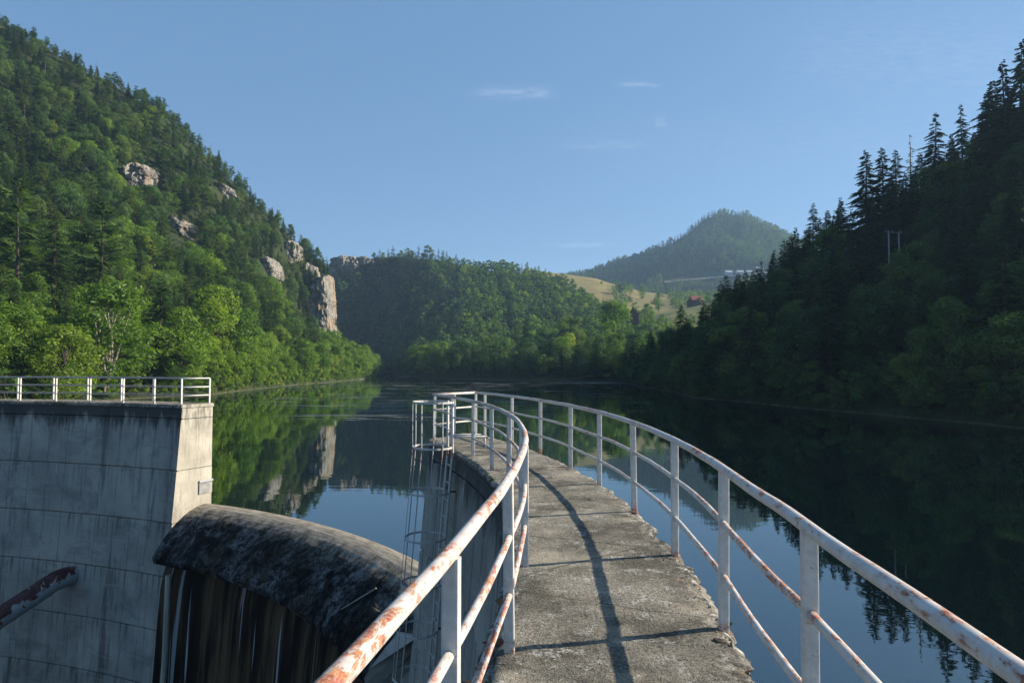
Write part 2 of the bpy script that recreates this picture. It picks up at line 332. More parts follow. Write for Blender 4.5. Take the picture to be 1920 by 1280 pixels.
def mat_water():
    g = G('lake_water'); ob = g.coord('Object'); s = g.sep(ob)
    r1 = g.noise(g.map(ob, (1, 1.6, 1)), .9, 3, .5)
    r2 = g.noise(g.map(ob, (.25, .6, 1)), .3, 3, .5)
    stn = g.noise(g.map(ob, (.035, .30, 1), (0, .3, 0)), 1.0, 6, .68, .4)
    far = g.math('MULTIPLY', g.step(s[1], 60, 110), g.math('SUBTRACT', 1, g.step(s[0], 40, 60)))
    streak = g.math('MULTIPLY', g.step(stn, .60, .645), far)
    h = g.math('ADD', g.math('MULTIPLY', r1, .006), g.math('MULTIPLY', r2, .03))
    h = g.math('ADD', h, g.math('MULTIPLY', g.math('MULTIPLY', g.noise(g.map(ob, (1, 1, 1)), 5, 3), streak), .03))
    nrm = g.bump(h, .34, 1.0)
    d = g.n('ShaderNodeBsdfDiffuse'); g.put(d.inputs[0], g.mix(g.math('MULTIPLY', streak, .45), (.0015, .005, .006), (.34, .38, .37)))
    gl = g.n('ShaderNodeBsdfGlossy'); gl.inputs[0].default_value = (.88, .97, .98, 1); gl.inputs[1].default_value = .012; g.put(gl.inputs['Normal'], nrm)
    fr = g.n('ShaderNodeFresnel'); fr.inputs[0].default_value = 1.45; g.put(fr.inputs['Normal'], nrm)
    fac = g.math('ADD', g.math('MULTIPLY', fr.outputs[0], .85), .15, clamp=True)
    m = g.n('ShaderNodeMixShader'); g.put(m.inputs[0], fac); g.nt.links.new(d.outputs[0], m.inputs[1]); g.nt.links.new(gl.outputs[0], m.inputs[2])
    g.nt.links.new(m.outputs[0], g.out.inputs[0]); return g.m

M = dict(wall=mat_wall('formed_concrete'), wall_d=mat_wall('weathered_concrete', .8), end=mat_endface(), deck=mat_deck(), weir=mat_weir(), wface=mat_weirface(),
         paint=mat_paint('chipped_white_paint', .95), paintr=mat_paint('lightly_chipped_white_paint', .78), post=mat_paint('white_post_paint', .25), postr=mat_paint('rusty_post_paint', .5), cage=mat_paint('grey_galvanised_paint', .12, .3, 1.5),
         far_rail=mat_paint('shade_darkened_rail_paint', .55, 1.0), pipe=mat_pipe(), water=mat_water(), rock=mat_rock(), rockg=mat_rock('grey_limestone', .25), rockw=mat_rock('orange_stained_limestone', 1.6),  # far_rail: rust plus a darker paint that holds the rails' backlit shade
         rust=mat_plain('rusty_iron', (.10, .04, .025)), bark=mat_plain('dark_bark', (.055, .045, .036)), pbark=mat_plain('pale_bark', (.27, .25, .21)),
         wood=mat_plain('grey_pole_wood', (.20, .19, .17)), roof=mat_plain('red_roof', (.20, .065, .045)), dwood=mat_plain('dark_timber', (.07, .035, .025)),
         white=mat_plain('white_plaster', (.34, .37, .42), var=.08), win=mat_plain('dark_glass', (.03, .04, .05), .15), groof=mat_plain('grey_roof', (.34, .38, .44)),
         ground=mat_terrain('forest_floor', (.026, .042, .016), (.045, .060, .022), (.11, .098, .07)), meadow=mat_terrain('dry_meadow', (.30, .235, .095), (.21, .20, .07)),
         green=mat_terrain('green_meadow', (.12, .13, .04), (.20, .18, .06)),
         strip=mat_plain('dirt_road', (.19, .18, .155), .95, .2, .3), mud=mat_plain('shore_mud', (.085, .078, .058), .95, .6, .3), cable=mat_plain('cable', (.12, .12, .12)))
L_ = dict(
    spruce=mat_leaf('spruce_needles', (.038, .086, .040), (.062, .118, .044), (.085, .13, .042), .25),
    pine=mat_leaf('pine_needles', (.062, .112, .042), (.092, .145, .045), (.12, .15, .05), .3),
    leaf=mat_leaf('summer_leaves', (.11, .195, .034), (.155, .25, .040), (.21, .27, .05), .45),
    dleaf=mat_leaf('deep_green_leaves', (.062, .128, .048), (.098, .168, .052), (.12, .18, .056), .38),
    sleaf=mat_leaf('shade_darkened_leaves', (.030, .072, .028), (.070, .125, .038), (.11, .17, .05), .3),  # darker leaf copy: the right bank's shade is put into its colour
    sspruce=mat_leaf('shade_darkened_needles', (.024, .052, .028), (.038, .072, .034), (.048, .082, .032), .15),  # darker spruce copy, also carrying the right bank's shade in its colour
    grass=mat_leaf('grass_blades', (.06, .10, .02), (.10, .13, .03), (.15, .14, .05), .3))

# ------------------------------------------------------------------ terrain patches
rng = random.Random(7)
def interp(tab, x):
    ks = [t[0] for t in tab]
    return tuple(float(np.interp(x, ks, [t[j] for t in tab])) for j in range(1, len(tab[0])))
class Patch:
    """rows: list of tables (px, depth, py); consecutive rows are joined into a sheet"""
    def __init__(s, name, rows, px0, px1, nu, sub, mat, amp=1.0, freq=.02, label=None):
        us = np.linspace(px0, px1, nu); G_ = []
        for row in rows: G_.append([P(u, interp(row, u)[1], interp(row, u)[0]) for u in us])
        G_ = np.array(G_)
        V = []
        for k in range(len(rows)-1):
            for j in range(sub[k]):
                t = j/sub[k]; V.append(G_[k]*(1-t)+G_[k+1]*t)
        V.append(G_[-1]); V = np.array(V)
        for i in range(1, V.shape[0]-1):
            for j in range(nu):
                p = V[i, j]; a = amp*min(1, max(0, (p[2]-WATER-1)/6))
                V[i, j, 2] += a*mn.fractal(Vector((p[0]*freq, p[1]*freq, 3.1)), 1, 2, 4)
        s.V = V; s.nu = nu; s.us = us; nv = V.shape[0]
        f = [(i*nu+j, i*nu+j+1, (i+1)*nu+j+1, (i+1)*nu+j) for i in range(nv-1) for j in range(nu-1)]
        me = mesh_np(name, V.reshape(-1, 3), f, [mat], smooth=True); s.o = link(name, me); s.o['kind'] = 'structure'
        if label: s.o['label'] = label
    def at(s, i, j):
        nv = s.V.shape[0]; i = min(max(i, 0), nv-1.001); j = min(max(j, 0), s.nu-1.001)
        a, b = int(i), int(j); fi, fj = i-a, j-b; V = s.V
        return (V[a, b]*(1-fi)+V[a+1, b]*fi)*(1-fj)+(V[a, b+1]*(1-fi)+V[a+1, b+1]*fi)*fj
    def near(s, px, D):
        j = (px-s.us[0])/(s.us[-1]-s.us[0])*(s.nu-1); col = int(round(j)); ys = s.V[:, col, 1]; i = int(np.argmin(abs(ys-D)))
        return s.V[i, col]
    def scatter(s, spacing, tries, i0=0, i1=None, seed=0, jr=None):
        r = np.random.RandomState(seed); nv = s.V.shape[0]; i1 = i1 or nv-1
        V = s.V; A = np.linalg.norm(np.cross(V[1:, :-1]-V[:-1, :-1], V[:-1, 1:]-V[:-1, :-1]), axis=2)
        Am = A.copy(); Am[:i0] = 0; Am[i1:] = 0
        p = Am.ravel()/Am.sum(); idx = r.choice(len(p), tries, p=p); cells = {}; out = []
        for q in idx:
            i, j = divmod(int(q), s.nu-1); pt = s.at(i+r.rand(), j+r.rand())
            if pt[2] < WATER+.15: continue
            sp = spacing(pt) if callable(spacing) else spacing
            if sp is None: continue
            c = (int(pt[0]//sp), int(pt[1]//sp), int(pt[2]//sp))
            if c in cells: continue
            ok = True
            for a in (-1, 0, 1):
                for b in (-1, 0, 1):
                  for e in (-1, 0, 1):
                    o = cells.get((c[0]+a, c[1]+b, c[2]+e))
                    if o is not None and (o[0]-pt[0])**2+(o[1]-pt[1])**2+(o[2]-pt[2])**2 < (sp*.8)**2: ok = False
            if ok: cells[c] = pt; out.append(pt)
        return out
def ypx(D): return 686+(1.65-WATER)*1280/D
def shore(tab, dz=0, dD=0):
    return [(a, D+dD, 686+(1.65-WATER-dz)*1280/(D+dD)) for a, D in tab]
def proj(p):
    x, y, z = p[0], p[1], p[2]-1.65
    d = y*math.cos(PITCH)+z*math.sin(PITCH); c = -y*math.sin(PITCH)+z*math.cos(PITCH)
    return (960+1280*x/d, 640-1280*c/d, d) if d > 1 else (-9999, 0, 1)

shL = [(-900, 55), (-300, 76), (0, 98), (200, 118), (400, 143), (500, 184), (620, 250), (680, 302), (700, 400), (725, 540)]
left = Patch('hill_left', [shore(shL, -2, -3), shore(shL, .3, 0), shore(shL, 2.2, 6),
    [(-900, 130, 60), (-300, 160, 430), (0, 170, 555), (200, 185, 575), (400, 210, 610), (500, 240, 640), (580, 300, 655), (600, 320, 657), (680, 345, 676), (725, 560, 697)],
    [(-900, 200, -800), (-300, 250, 80), (0, 260, 300), (200, 270, 365), (400, 290, 470), (500, 320, 540), (585, 378, 655), (602, 380, 655), (680, 380, 686), (725, 575, 694)],
    [(-900, 270, -1400), (-300, 330, -300), (0, 345, 50), (80, 348, 92), (160, 350, 130), (210, 351, 156), (260, 352, 187), (300, 353, 207), (340, 355, 250), (400, 358, 306), (440, 362, 342), (490, 368, 396), (520, 372, 422), (580, 385, 476), (606, 388, 500), (620, 392, 560), (625, 395, 645), (640, 400, 662), (700, 480, 684), (725, 600, 692)],
    [(-900, 420, 200), (0, 500, 330), (580, 560, 640), (640, 560, 680), (725, 700, 700)]],
    -900, 725, 190, [2, 3, 16, 18, 18, 6], M['ground'], 2.2, .03)
shR = [(1170, 235), (1200, 194), (1300, 128), (1500, 96), (1700, 79), (1900, 66), (2200, 52), (2800, 36), (3400, 30)]
right = Patch('hill_right', [shore(shR, -2, -2), shore(shR, .35, 0), shore(shR, 2.4, 4),
    [(1170, 245, 700), (1300, 160, 680), (1400, 150, 645), (1500, 135, 610), (1700, 115, 560), (1900, 100, 480), (2200, 78, 500), (2800, 50, 600), (3400, 42, 660)],
    [(1170, 255, 690), (1250, 225, 676), (1300, 208, 655), (1400, 186, 605), (1500, 168, 530), (1600, 156, 468), (1700, 146, 412), (1800, 137, 352), (1900, 128, 285), (2000, 120, 250), (2200, 105, 285), (2500, 84, 420), (2900, 64, 590), (3400, 50, 670)],  # past the frame edge the ridge is raised to keep sun off bank trees
    [(1170, 300, 705), (1500, 215, 640), (1900, 190, 560), (2400, 150, 640), (3400, 90, 700)]],
    1170, 3400, 150, [2, 3, 12, 14, 5], M['ground'], 2.0, .04)
shC = [(560, 560), (700, 575), (725, 560), (760, 400), (800, 330), (900, 300), (1000, 275), (1100, 255), (1200, 240), (1320, 235)]
center = Patch('hill_center', [shore(shC, -2, -4), shore(shC, .3, 0), shore(shC, 3.5, 22),
    [(560, 600, 690), (720, 600, 690), (760, 500, 684), (800, 455, 677), (900, 420, 672), (1000, 400, 668), (1100, 385, 668), (1200, 370, 672), (1320, 360, 678)],
    [(560, 640, 600), (720, 630, 610), (800, 560, 600), (900, 520, 600), (1000, 500, 610), (1100, 470, 625), (1200, 440, 645), (1320, 420, 665)],
    [(560, 690, 505), (620, 700, 498), (660, 700, 490), (740, 705, 481), (800, 705, 487), (900, 690, 502), (960, 680, 504), (1040, 650, 528), (1100, 600, 560), (1150, 560, 588), (1200, 520, 612), (1260, 480, 645), (1320, 450, 672)],
    [(560, 860, 600), (900, 850, 620), (1320, 600, 690)]],
    560, 1320, 130, [2, 4, 10, 12, 16, 5], M['ground'], 4.0, .02)
meadow = Patch('meadow_hillside', [
    [(980, 330, 690), (1200, 330, 690), (1350, 320, 690), (1520, 320, 690)],
    [(980, 450, 660), (1120, 430, 640), (1200, 430, 628), (1260, 430, 606), (1350, 430, 590), (1520, 430, 585)],
    [(980, 560, 620), (1120, 560, 612), (1180, 560, 604), (1250, 560, 585), (1340, 560, 565), (1520, 560, 560)],
    [(980, 660, 600), (1180, 660, 584), (1250, 660, 582), (1340, 660, 574), (1520, 660, 570)],
    [(980, 900, 505), (1055, 900, 513), (1120, 900, 523), (1200, 900, 546), (1260, 900, 553), (1340, 900, 556), (1520, 900, 556)],
    [(980, 1010, 560), (1520, 1010, 580)]],
    980, 1520, 90, [4, 10, 4, 12, 3], M['meadow'], 1.5, .02)
far = Patch('hill_far', [
    [(900, 1010, 600), (1200, 1010, 590), (1700, 1010, 590)],
    [(900, 1150, 560), (1200, 1150, 552), (1260, 1150, 538), (1360, 1150, 530), (1440, 1150, 524), (1700, 1150, 500)],
    [(900, 1200, 552), (1200, 1200, 546), (1260, 1200, 523), (1360, 1200, 516), (1440, 1200, 509), (1700, 1200, 490)],
    [(900, 1500, 560), (1040, 1500, 530), (1070, 1500, 518), (1130, 1500, 502), (1200, 1500, 484), (1260, 1500, 460), (1290, 1500, 437), (1320, 1500, 415), (1355, 1500, 403), (1400, 1500, 408), (1450, 1500, 427), (1490, 1500, 450), (1560, 1500, 500), (1700, 1500, 540)],
    [(900, 1900, 640), (1700, 1900, 640)]],
    900, 1700, 110, [3, 2, 24, 5], M['ground'], 9.0, .008)
# broad ground sheet far below and beyond everything, valley floor downstream
gv = []; gf = []
for i, y in enumerate([-9000, -3000, -800, -200, 0, 60, 400, 1200, 2400, 5000, 12000]):
    for j, x in enumerate([-12000, -4000, -1500, -500, -150, 0, 150, 500, 1500, 4000, 12000]):
        gv.append((x, y, -27.0))
for i in range(10):
    for j in range(10): gf.append((i*11+j, i*11+j+1, (i+1)*11+j+1, (i+1)*11+j))
setp(link('ground', mesh_np('ground', gv, gf, [M['ground']])), kind='structure')
# water: rings about the dam's centre, starting at its upstream face
wv = []; wf = []; ths = np.linspace(-100, 150, 126); rr = [23.95, 30, 45, 70, 110, 170, 260, 400, 620, 800]
for r in rr:
    for t in ths: wv.append(tuple(pol(r, t, WATER)))
for i in range(len(rr)-1):
    for j in range(len(ths)-1): wf.append((i*126+j, (i+1)*126+j, (i+1)*126+j+1, i*126+j+1))
setp(link('lake_water', mesh_np('lake_water', wv, wf, [M['water']])), kind='structure')
# mud spits at the far shore
def spit(px0, px1, D, wd, name='mud_bank'):
    v = []; f = []; n = 30
    for k in range(n+1):
        px = px0+(px1-px0)*k/n; e = math.sin(math.pi*k/n)**.4
        x = (px-960)/1280*D; wv_ = mn.noise(Vector((k*.6, px0, 0)))*1.5
        for (dy, z) in ((-wd*e, -.3), (-wd*e*.5+wv_, .18), (wd*e*.3+wv_, .25), (wd*e, -.3)): v.append((x, D+dy, WATER+z*(1 if z < 0 else max(e, .1))))
    for k in range(n):
        for q in range(3): f.append((k*4+q, (k+1)*4+q, (k+1)*4+q+1, k*4+q+1))
    setp(link(name, mesh_np(name, v, f, [M['mud']], smooth=True)), kind='structure')
spit(1020, 1200, 236, 4.0); spit(735, 865, 385, 9)
def shore_line(tab, px0, px1, name):
    v = []; f = []; n = 120
    for k in range(n+1):
        px = px0+(px1-px0)*k/n; D = interp(tab, px)[0]; x = (px-960)/1280*D
        q = mn.noise(Vector((px*.05, 0, 3)))*.5
        for (d, z) in ((-.7+q, -.3), (-.4+q*1.5, .05), (.5+q, .16), (2.0, .35)):
            s = 1+d/math.hypot(x, D); v.append((x*s, D*s, WATER+z))
    for k in range(n):
        for q in range(3): f.append((k*4+q, (k+1)*4+q, (k+1)*4+q+1, k*4+q+1))
    setp(link(name, mesh_np(name, v, f, [M['mud']], smooth=True)), kind='structure')
shore_line(shR, 1330, 2100, 'shore_right'); shore_line(shL, 380, 724, 'shore_left')
# pale pollen scum drifting on the far water
v = []; f = []; rs_ = random.Random(21)
for k in range(230):
    D = 75+rs_.random()**1.3*170; px = rs_.gauss(800, 150); x = (px-960)/1280*D
    if px < 430 or px > 1150: continue
    L = rs_.uniform(1.5, 11); W = rs_.uniform(.12, .5)*D/90; n = 14; b0 = len(v); sl = rs_.uniform(-.1, .1)
    for q in range(n+1):
        t = q/n; e = math.sin(math.pi*t)**.7*(0.5+.8*abs(mn.noise(Vector((t*5, k, 0))))); o_ = mn.noise(Vector((t*2.5, k, 5)))*W*1.5
        v += [(x+L*(t-.5), D+o_+sl*L*t-W*e, WATER+.006), (x+L*(t-.5), D+o_+sl*L*t+W*e, WATER+.006)]
    for q in range(n): f.append((b0+2*q, b0+2*q+2, b0+2*q+3, b0+2*q+1))
o = link('floating_scum', mesh_np('floating_scum', v, f, [mat_plain('pollen_scum', (.15, .18, .175), .9, .3, 2)])); setp(o, 'thin pale streaks of pollen floating on the far water', 'scum', None, 'stuff')
# the pale road cut across the foot of the far hill
v = []; f = []
for k in range(41):
    px = 1245+(1455-1245)*k/40; p = np.array(P(px, interp([(1245, 527), (1300, 522), (1360, 517), (1455, 508)], px)[0], 1185)); h = 3.0+mn.noise(Vector((k*.4, 0, 0)))*1.5
    v += [tuple(p+(0, -3, -h)), tuple(p+(0, 0, 0)), tuple(p+(0, 14, .4))]
for k in range(40):
    for q in (0, 1): f.append((k*3+q, (k+1)*3+q, (k+1)*3+q+1, k*3+q+1))
setp(link('hill_road', mesh_np('hill_road', v, f, [M['strip']], smooth=True)), kind='structure')

# ------------------------------------------------------------------ trees
def leaf_mesh(name, parts):
    v = np.concatenate([p[0] for p in parts]); fl = []; fm = []; b = 0; mats = []
    for (vv, ff, mt) in parts:
        if mt not in mats: mats.append(mt)
        fl += [tuple(int(i)+b for i in q) for q in ff]; fm += [mats.index(mt)]*len(ff); b += len(vv)
    return mesh_np(name, v, fl, mats, fm)
def trunk_part(h, r, mat, lean=0, n=6, bend=.3, seed=0, top=.97):
    rr = random.Random(seed); b = MB(); pts = []; rs = []; a = rr.random()*6.28
    for k in range(7):
        t = k/6*top; pts.append((math.cos(a)*lean*h*t+rr.uniform(-bend, bend)*t*.5, math.sin(a)*lean*h*t+rr.uniform(-bend, bend)*t*.5, -1.0 if k == 0 else h*t)); rs.append(r*(1-t*.93))
    b.tube(pts, rs, n, False); return (np.array(b.v), b.f, mat), pts
def conifer_parts(seed, h=15., width=.17, whorls=34, per=6, sprays=6, start=.08, droop=.35, mat=None, sparse=0.0, tmat=None, upper=False, flat=0., fat=0.):
    r = np.random.RandomState(seed); tr, _ = trunk_part(h, .015*h, tmat or M['bark'], seed=seed, bend=.15)
    V = []; F = []
    for k in range(whorls):
        t = start+(1-start)*(k+r.rand()*.6)/whorls
        if t > .99: t = .985
        z = h*t
        prof = (1-t)**.85 if not upper else min(1, (t-start)*4+.25)*(1-t)**.6*1.15
        L0 = width*h*prof*1.25+.12
        npb = per if t < .8 else max(4, per-1)
        for q in range(npb):
            if r.rand() < sparse: continue
            L = L0*r.uniform(.5, 1.15)*(1+.28*math.sin(k*1.3+seed)+.25*math.sin(q*2.1+k*.35+seed)); a = r.rand()*6.28; ca, sa = math.cos(a), math.sin(a)
            up0 = .12-.1*(1-t)+(.25 if t > .85 else 0); zj = 0; dr = droop*r.uniform(.6, 1.3)*(1-flat)
            zz = z+r.uniform(-.25, .25)
            def pt(s): return np.array([ca*L*s, sa*L*s, zz+up0*L*s-dr*L*s*s+.18*L*max(0, s-.7)])
            side = np.array([-sa, ca, 0])
            V += [pt(0), pt(1)+(0, 0, 0), pt(.5)+side*.03+(0, 0, .02)]; b = len(V); F.append((b-3, b-2, b-1))
            for m in range(sprays):
                s = .22+.76*(m+.5*r.rand())/sprays; c = pt(s); ln = (.42*L*(1.05-s)+.16)*r.uniform(.7, 1.25)
                for sg in (-1, 1):
                    d = side*sg*.8+np.array([ca, sa, 0])*.65; d = d/np.linalg.norm(d); d = d+np.array([0, 0, -.32+r.uniform(-.2, .15)])
                    e = c+d*ln; wdt = np.array([ca, sa, 0])*(ln*.24+.05+fat)
                    V += [c-wdt*.6, c+wdt*.9+np.array([0, 0, .03]), e+(0, 0, -.02)]; b = len(V); F.append((b-3, b-2, b-1))
            c = pt(.86); e = pt(1.06); V += [c+side*.13*min(1, L), c-side*.13*min(1, L), e]; b = len(V); F.append((b-3, b-2, b-1))
    return [tr, (np.array(V), F, mat or L_['spruce'])]
def leaves_on(r, centres, radii, count, size, mat, squash=.8):
    centres = np.array(centres); radii = np.array(radii); w_ = radii**2; w_ = w_/w_.sum()
    idx = r.choice(len(centres), count, p=w_)
    d = r.normal(size=(count, 3)); d /= np.linalg.norm(d, axis=1)[:, None]
    rad = radii[idx]*(1-.42*r.rand(count)**1.6); rad *= 1+.12*r.normal(size=count)
    pos = centres[idx]+d*rad[:, None]*np.array([1, 1, squash])
    nrm = d+r.normal(size=(count, 3))*.42+np.array([0, 0, .25]); nrm /= np.linalg.norm(nrm, axis=1)[:, None]
    t = np.cross(nrm, r.normal(size=(count, 3))); t /= np.linalg.norm(t, axis=1)[:, None]; bt = np.cross(nrm, t)
    s = size*r.uniform(.6, 1.4, count)[:, None]
    v = np.stack([pos-t*s, pos-bt*s*.45, pos+t*s, pos+bt*s*.45], axis=1).reshape(-1, 3)
    f = np.arange(count*4).reshape(-1, 4)
    return (v, f, mat)
def broad_parts(seed, h=13., wide=.33, clumps=34, leaves=5200, size=.20, mat=None, tmat=None, low=.14, stems=1):
    r = np.random.RandomState(seed); parts = []; b = MB(); rr = random.Random(seed)
    cs = []; rs = []
    for k in range(clumps):
        t = r.rand()**.8; z = h*(low+(1-low)*t*.95); prof = math.sin(math.pi*min(1, max(.08, (t*.86+.12))))**.6
        a = r.rand()*6.28; rad = wide*h*prof*math.sqrt(r.rand())*.85
        cs.append((math.cos(a)*rad, math.sin(a)*rad, z)); rs.append(h*r.uniform(.07, .135)*(.65+.4*prof))
    for s in range(stems):
        a = 6.28*s/stems+rr.random(); ln = .0 if stems == 1 else .13
        pts = [(math.cos(a)*.2*(stems > 1), math.sin(a)*.2*(stems > 1), -1)]+[(math.cos(a)*h*ln*t+rr.uniform(-.15, .15), math.sin(a)*h*ln*t+rr.uniform(-.15, .15), h*t) for t in (.15, .35, .55, .75, .9)]
        q = .016*h/(stems**.5); b.tube(pts, [q, q*.9, q*.75, q*.55, q*.35, q*.12], 6, False)
    for k in range(0, clumps, 2):
        c = cs[k]; z0 = max(h*.12, c[2]*.62); b.tube([(0, 0, z0), (c[0]*.5, c[1]*.5, (z0+c[2])*.52), c], [.006*h, .004*h, .0015*h], 4, False)
    parts.append((np.array(b.v), b.f, tmat or M['bark']))
    parts.append(leaves_on(r, cs, rs, leaves, size, mat or L_['leaf']))
    return parts
LIB = {}
def lib(kind, parts_fn, H, n):
    LIB[kind] = []
    for i in range(n):
        p = parts_fn(i); tm = leaf_mesh(kind+'_trunk', p[:1]); cm = leaf_mesh(kind+'_crown', p[1:]); full = leaf_mesh(kind, p)
        LIB[kind].append((tm, cm, full, H))
lib('spruce', lambda i: conifer_parts(10+i, 15, .185, 40, 8, 7), 15, 4)
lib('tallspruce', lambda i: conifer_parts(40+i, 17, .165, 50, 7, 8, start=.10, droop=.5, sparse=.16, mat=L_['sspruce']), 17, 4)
lib('pine', lambda i: conifer_parts(20+i, 13, .24, 17, 6, 9, start=.34, droop=.05, mat=L_['pine'], sparse=.15, upper=True, flat=.3), 13, 4)
lib('broad', lambda i: broad_parts(30+i, 12, .30, 36, 5200, .19), 12, 5)
lib('dbroad', lambda i: broad_parts(50+i, 12, .33, 34, 5200, .19, mat=L_['dleaf']), 12, 4)
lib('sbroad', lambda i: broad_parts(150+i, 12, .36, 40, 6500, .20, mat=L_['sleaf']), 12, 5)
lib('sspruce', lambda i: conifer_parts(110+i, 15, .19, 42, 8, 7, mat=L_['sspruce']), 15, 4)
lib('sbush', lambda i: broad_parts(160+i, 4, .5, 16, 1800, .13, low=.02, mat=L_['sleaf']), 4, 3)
lib('bush', lambda i: broad_parts(60+i, 4, .5, 16, 1500, .13, low=.05), 4, 3)
# light versions for the far slopes
LO = {}
LO['spruce'] = [leaf_mesh('spruce_far', conifer_parts(70+i, 15, .21, 17, 7, 3, fat=.28)) for i in range(3)]
LO['pine'] = [leaf_mesh('pine_far', conifer_parts(75+i, 13, .25, 15, 6, 3, start=.12, droop=.15, mat=L_['pine'], fat=.35)) for i in range(3)]
LO['broad'] = [leaf_mesh('broad_far', broad_parts(80+i, 12, .32, 14, 420, .55)) for i in range(3)]
LO['dbroad'] = [leaf_mesh('dbroad_far', broad_parts(85+i, 12, .34, 14, 420, .55, mat=L_['dleaf'])) for i in range(3)]

TREES = []                                   # every tree: kind, base point, height, zone
def addt(kind, p, h, zone): TREES.append([kind, (float(p[0]), float(p[1]), float(p[2])), h, zone])
tr = random.Random(11)
ROCKS = [  # px0, px1, py0, py1, depth, warm, name, label
    (224, 292, 310, 360, 292, 1, 'pale rock outcrop with an orange streak on upper left hillside'),
    (148, 166, 304, 328, 300, 0, 'smallest grey rock showing left of the upper outcrop'),
    (312, 366, 404, 470, 285, 1, 'jagged pale rock outcrop in the middle of the left hillside'),
    (394, 440, 336, 372, 340, 0, 'faint tan rock band just under the left ridge line'),
    (478, 517, 482, 530, 300, 0, 'grey rock outcrop behind a pine near the left ridge end'),
    (524, 558, 449, 497, 345, 0, 'bright grey rock face highest near the end of left ridge'),
]
def rock_free(px, py):
    for r in ROCKS:
        if r[0]+8 < px < r[1]-3 and r[2]+8 < py < r[3]+6: return False
    if 592 < px < 624 and 520 < py < 640: return False
    return True
def sp_left(p):
    px, py, d = proj(p)
    if not (-160 < px < 760) or py < -90: return None
    return 4.3 if d < 170 else 4.7
for p in left.scatter(sp_left, 60000, 4, 60, seed=1):
    px, py, d = proj(p)
    if px > 760 or px < -160: continue
    hgt = p[2]-WATER; n = mn.noise(Vector((p[0]*.03, p[1]*.03, 0)))+tr.uniform(-.35, .35)
    if not rock_free(px, py-8): continue
    if hgt < 9+8*n: k = 'broad' if tr.random() < .85 else 'spruce'; h = tr.uniform(7, 12.5)
    elif hgt < 34 and n > 0: k = tr.choice(['broad', 'broad', 'spruce', 'pine', 'pine']); h = tr.uniform(7, 14)
    else:
        k = tr.choice(['broad', 'dbroad', 'pine']) if n > .22 else tr.choice(['spruce', 'pine', 'spruce', 'pine', 'pine', 'dbroad']); h = tr.uniform(6.5, 15) if hgt < 110 else tr.uniform(5.5, 10.5)
        if tr.random() < .012: k = 'snag'
    if d > 320: h = min(h, 9.5)*tr.uniform(.75, 1.1)
    for q in [r[:4] for r in ROCKS]+[(585, 622, 515, 628)]:
        if q[0]-2 < px < q[1]+4 and q[2]+10 < py < q[3]+40: h = min(h, max(3.4, (py-(q[3]-14))*d/1280))
    addt(k, p, h, 'left')
for p in left.scatter(lambda p: 2.7 if -100 < proj(p)[0] < 730 else None, 9000, 2, 7, seed=2):
    addt(tr.choice(['bush', 'broad', 'bush']), p, tr.uniform(2.5, 6), 'leftshore')
def sp_right(p):
    px, py, d = proj(p)
    return 5.0 if 1150 < px < 2080 else None
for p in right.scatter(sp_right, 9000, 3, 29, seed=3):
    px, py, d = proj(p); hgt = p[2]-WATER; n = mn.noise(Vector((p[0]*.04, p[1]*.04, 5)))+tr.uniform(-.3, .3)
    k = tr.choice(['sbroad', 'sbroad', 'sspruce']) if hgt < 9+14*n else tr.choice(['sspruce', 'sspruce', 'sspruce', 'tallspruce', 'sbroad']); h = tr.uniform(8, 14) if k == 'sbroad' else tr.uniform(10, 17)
    if px < 1330: h *= .75
    if 1632 < px < 1712 and d < 122:
        h = min(h, P(px, 512, p[1])[2]-p[2])
        if h < 3: continue
    addt(k, p, h, 'right')
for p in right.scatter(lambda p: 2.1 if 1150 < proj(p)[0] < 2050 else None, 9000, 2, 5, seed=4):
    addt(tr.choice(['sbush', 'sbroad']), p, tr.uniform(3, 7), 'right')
def sp_cen(p):
    px, py, d = proj(p)
    if not (600 < px < 1330): return None
    return 7.0 if d < 460 else 6.2
for p in center.scatter(sp_cen, 50000, 3, 43, seed=5):
    px, py, d = proj(p); n = mn.noise(Vector((p[0]*.012, p[1]*.012, 9)))+tr.uniform(-.3, .3); hgt = p[2]-WATER
    if 738 < px < 772 and 588 < py < 660 and tr.random() < .75: continue
    if 622 < px < 700 and py < 512: continue
    if d < 430: k = tr.choice(['broad', 'dbroad', 'dbroad', 'dbroad', 'spruce', 'spruce']); h = tr.uniform(8, 17)
    elif px < 860: k = tr.choice(['spruce', 'spruce', 'pine', 'dbroad']); h = tr.uniform(11, 18)
    else: k = 'dbroad' if n > -.05 else tr.choice(['spruce', 'broad', 'broad']); h = tr.uniform(8, 14)
    addt(k, p, h, 'center')
for p in meadow.scatter(lambda p: 9.0 if proj(p)[0] < 1500 else None, 6000, 0, 30, seed=6):
    px, py, d = proj(p); n = mn.noise(Vector((p[0]*.02, p[1]*.02, 2)))
    fld1 = d > 690 and px < 1255 and py > 512 and not (1150 < px < 1185 and py > 536)    # golden field
    fld2 = 1185 < px < 1360 and 425 < d < 625
    fld3 = 590 < d < 690 and 1180 < px < 1260
    if fld1 or fld3 or (fld2 and not (1195 < px < 1225)):
        if tr.random() > (.035 if fld1 else .05): continue
    addt(tr.choice(['broad', 'broad', 'dbroad']), p, tr.uniform(6, 11), 'meadow')
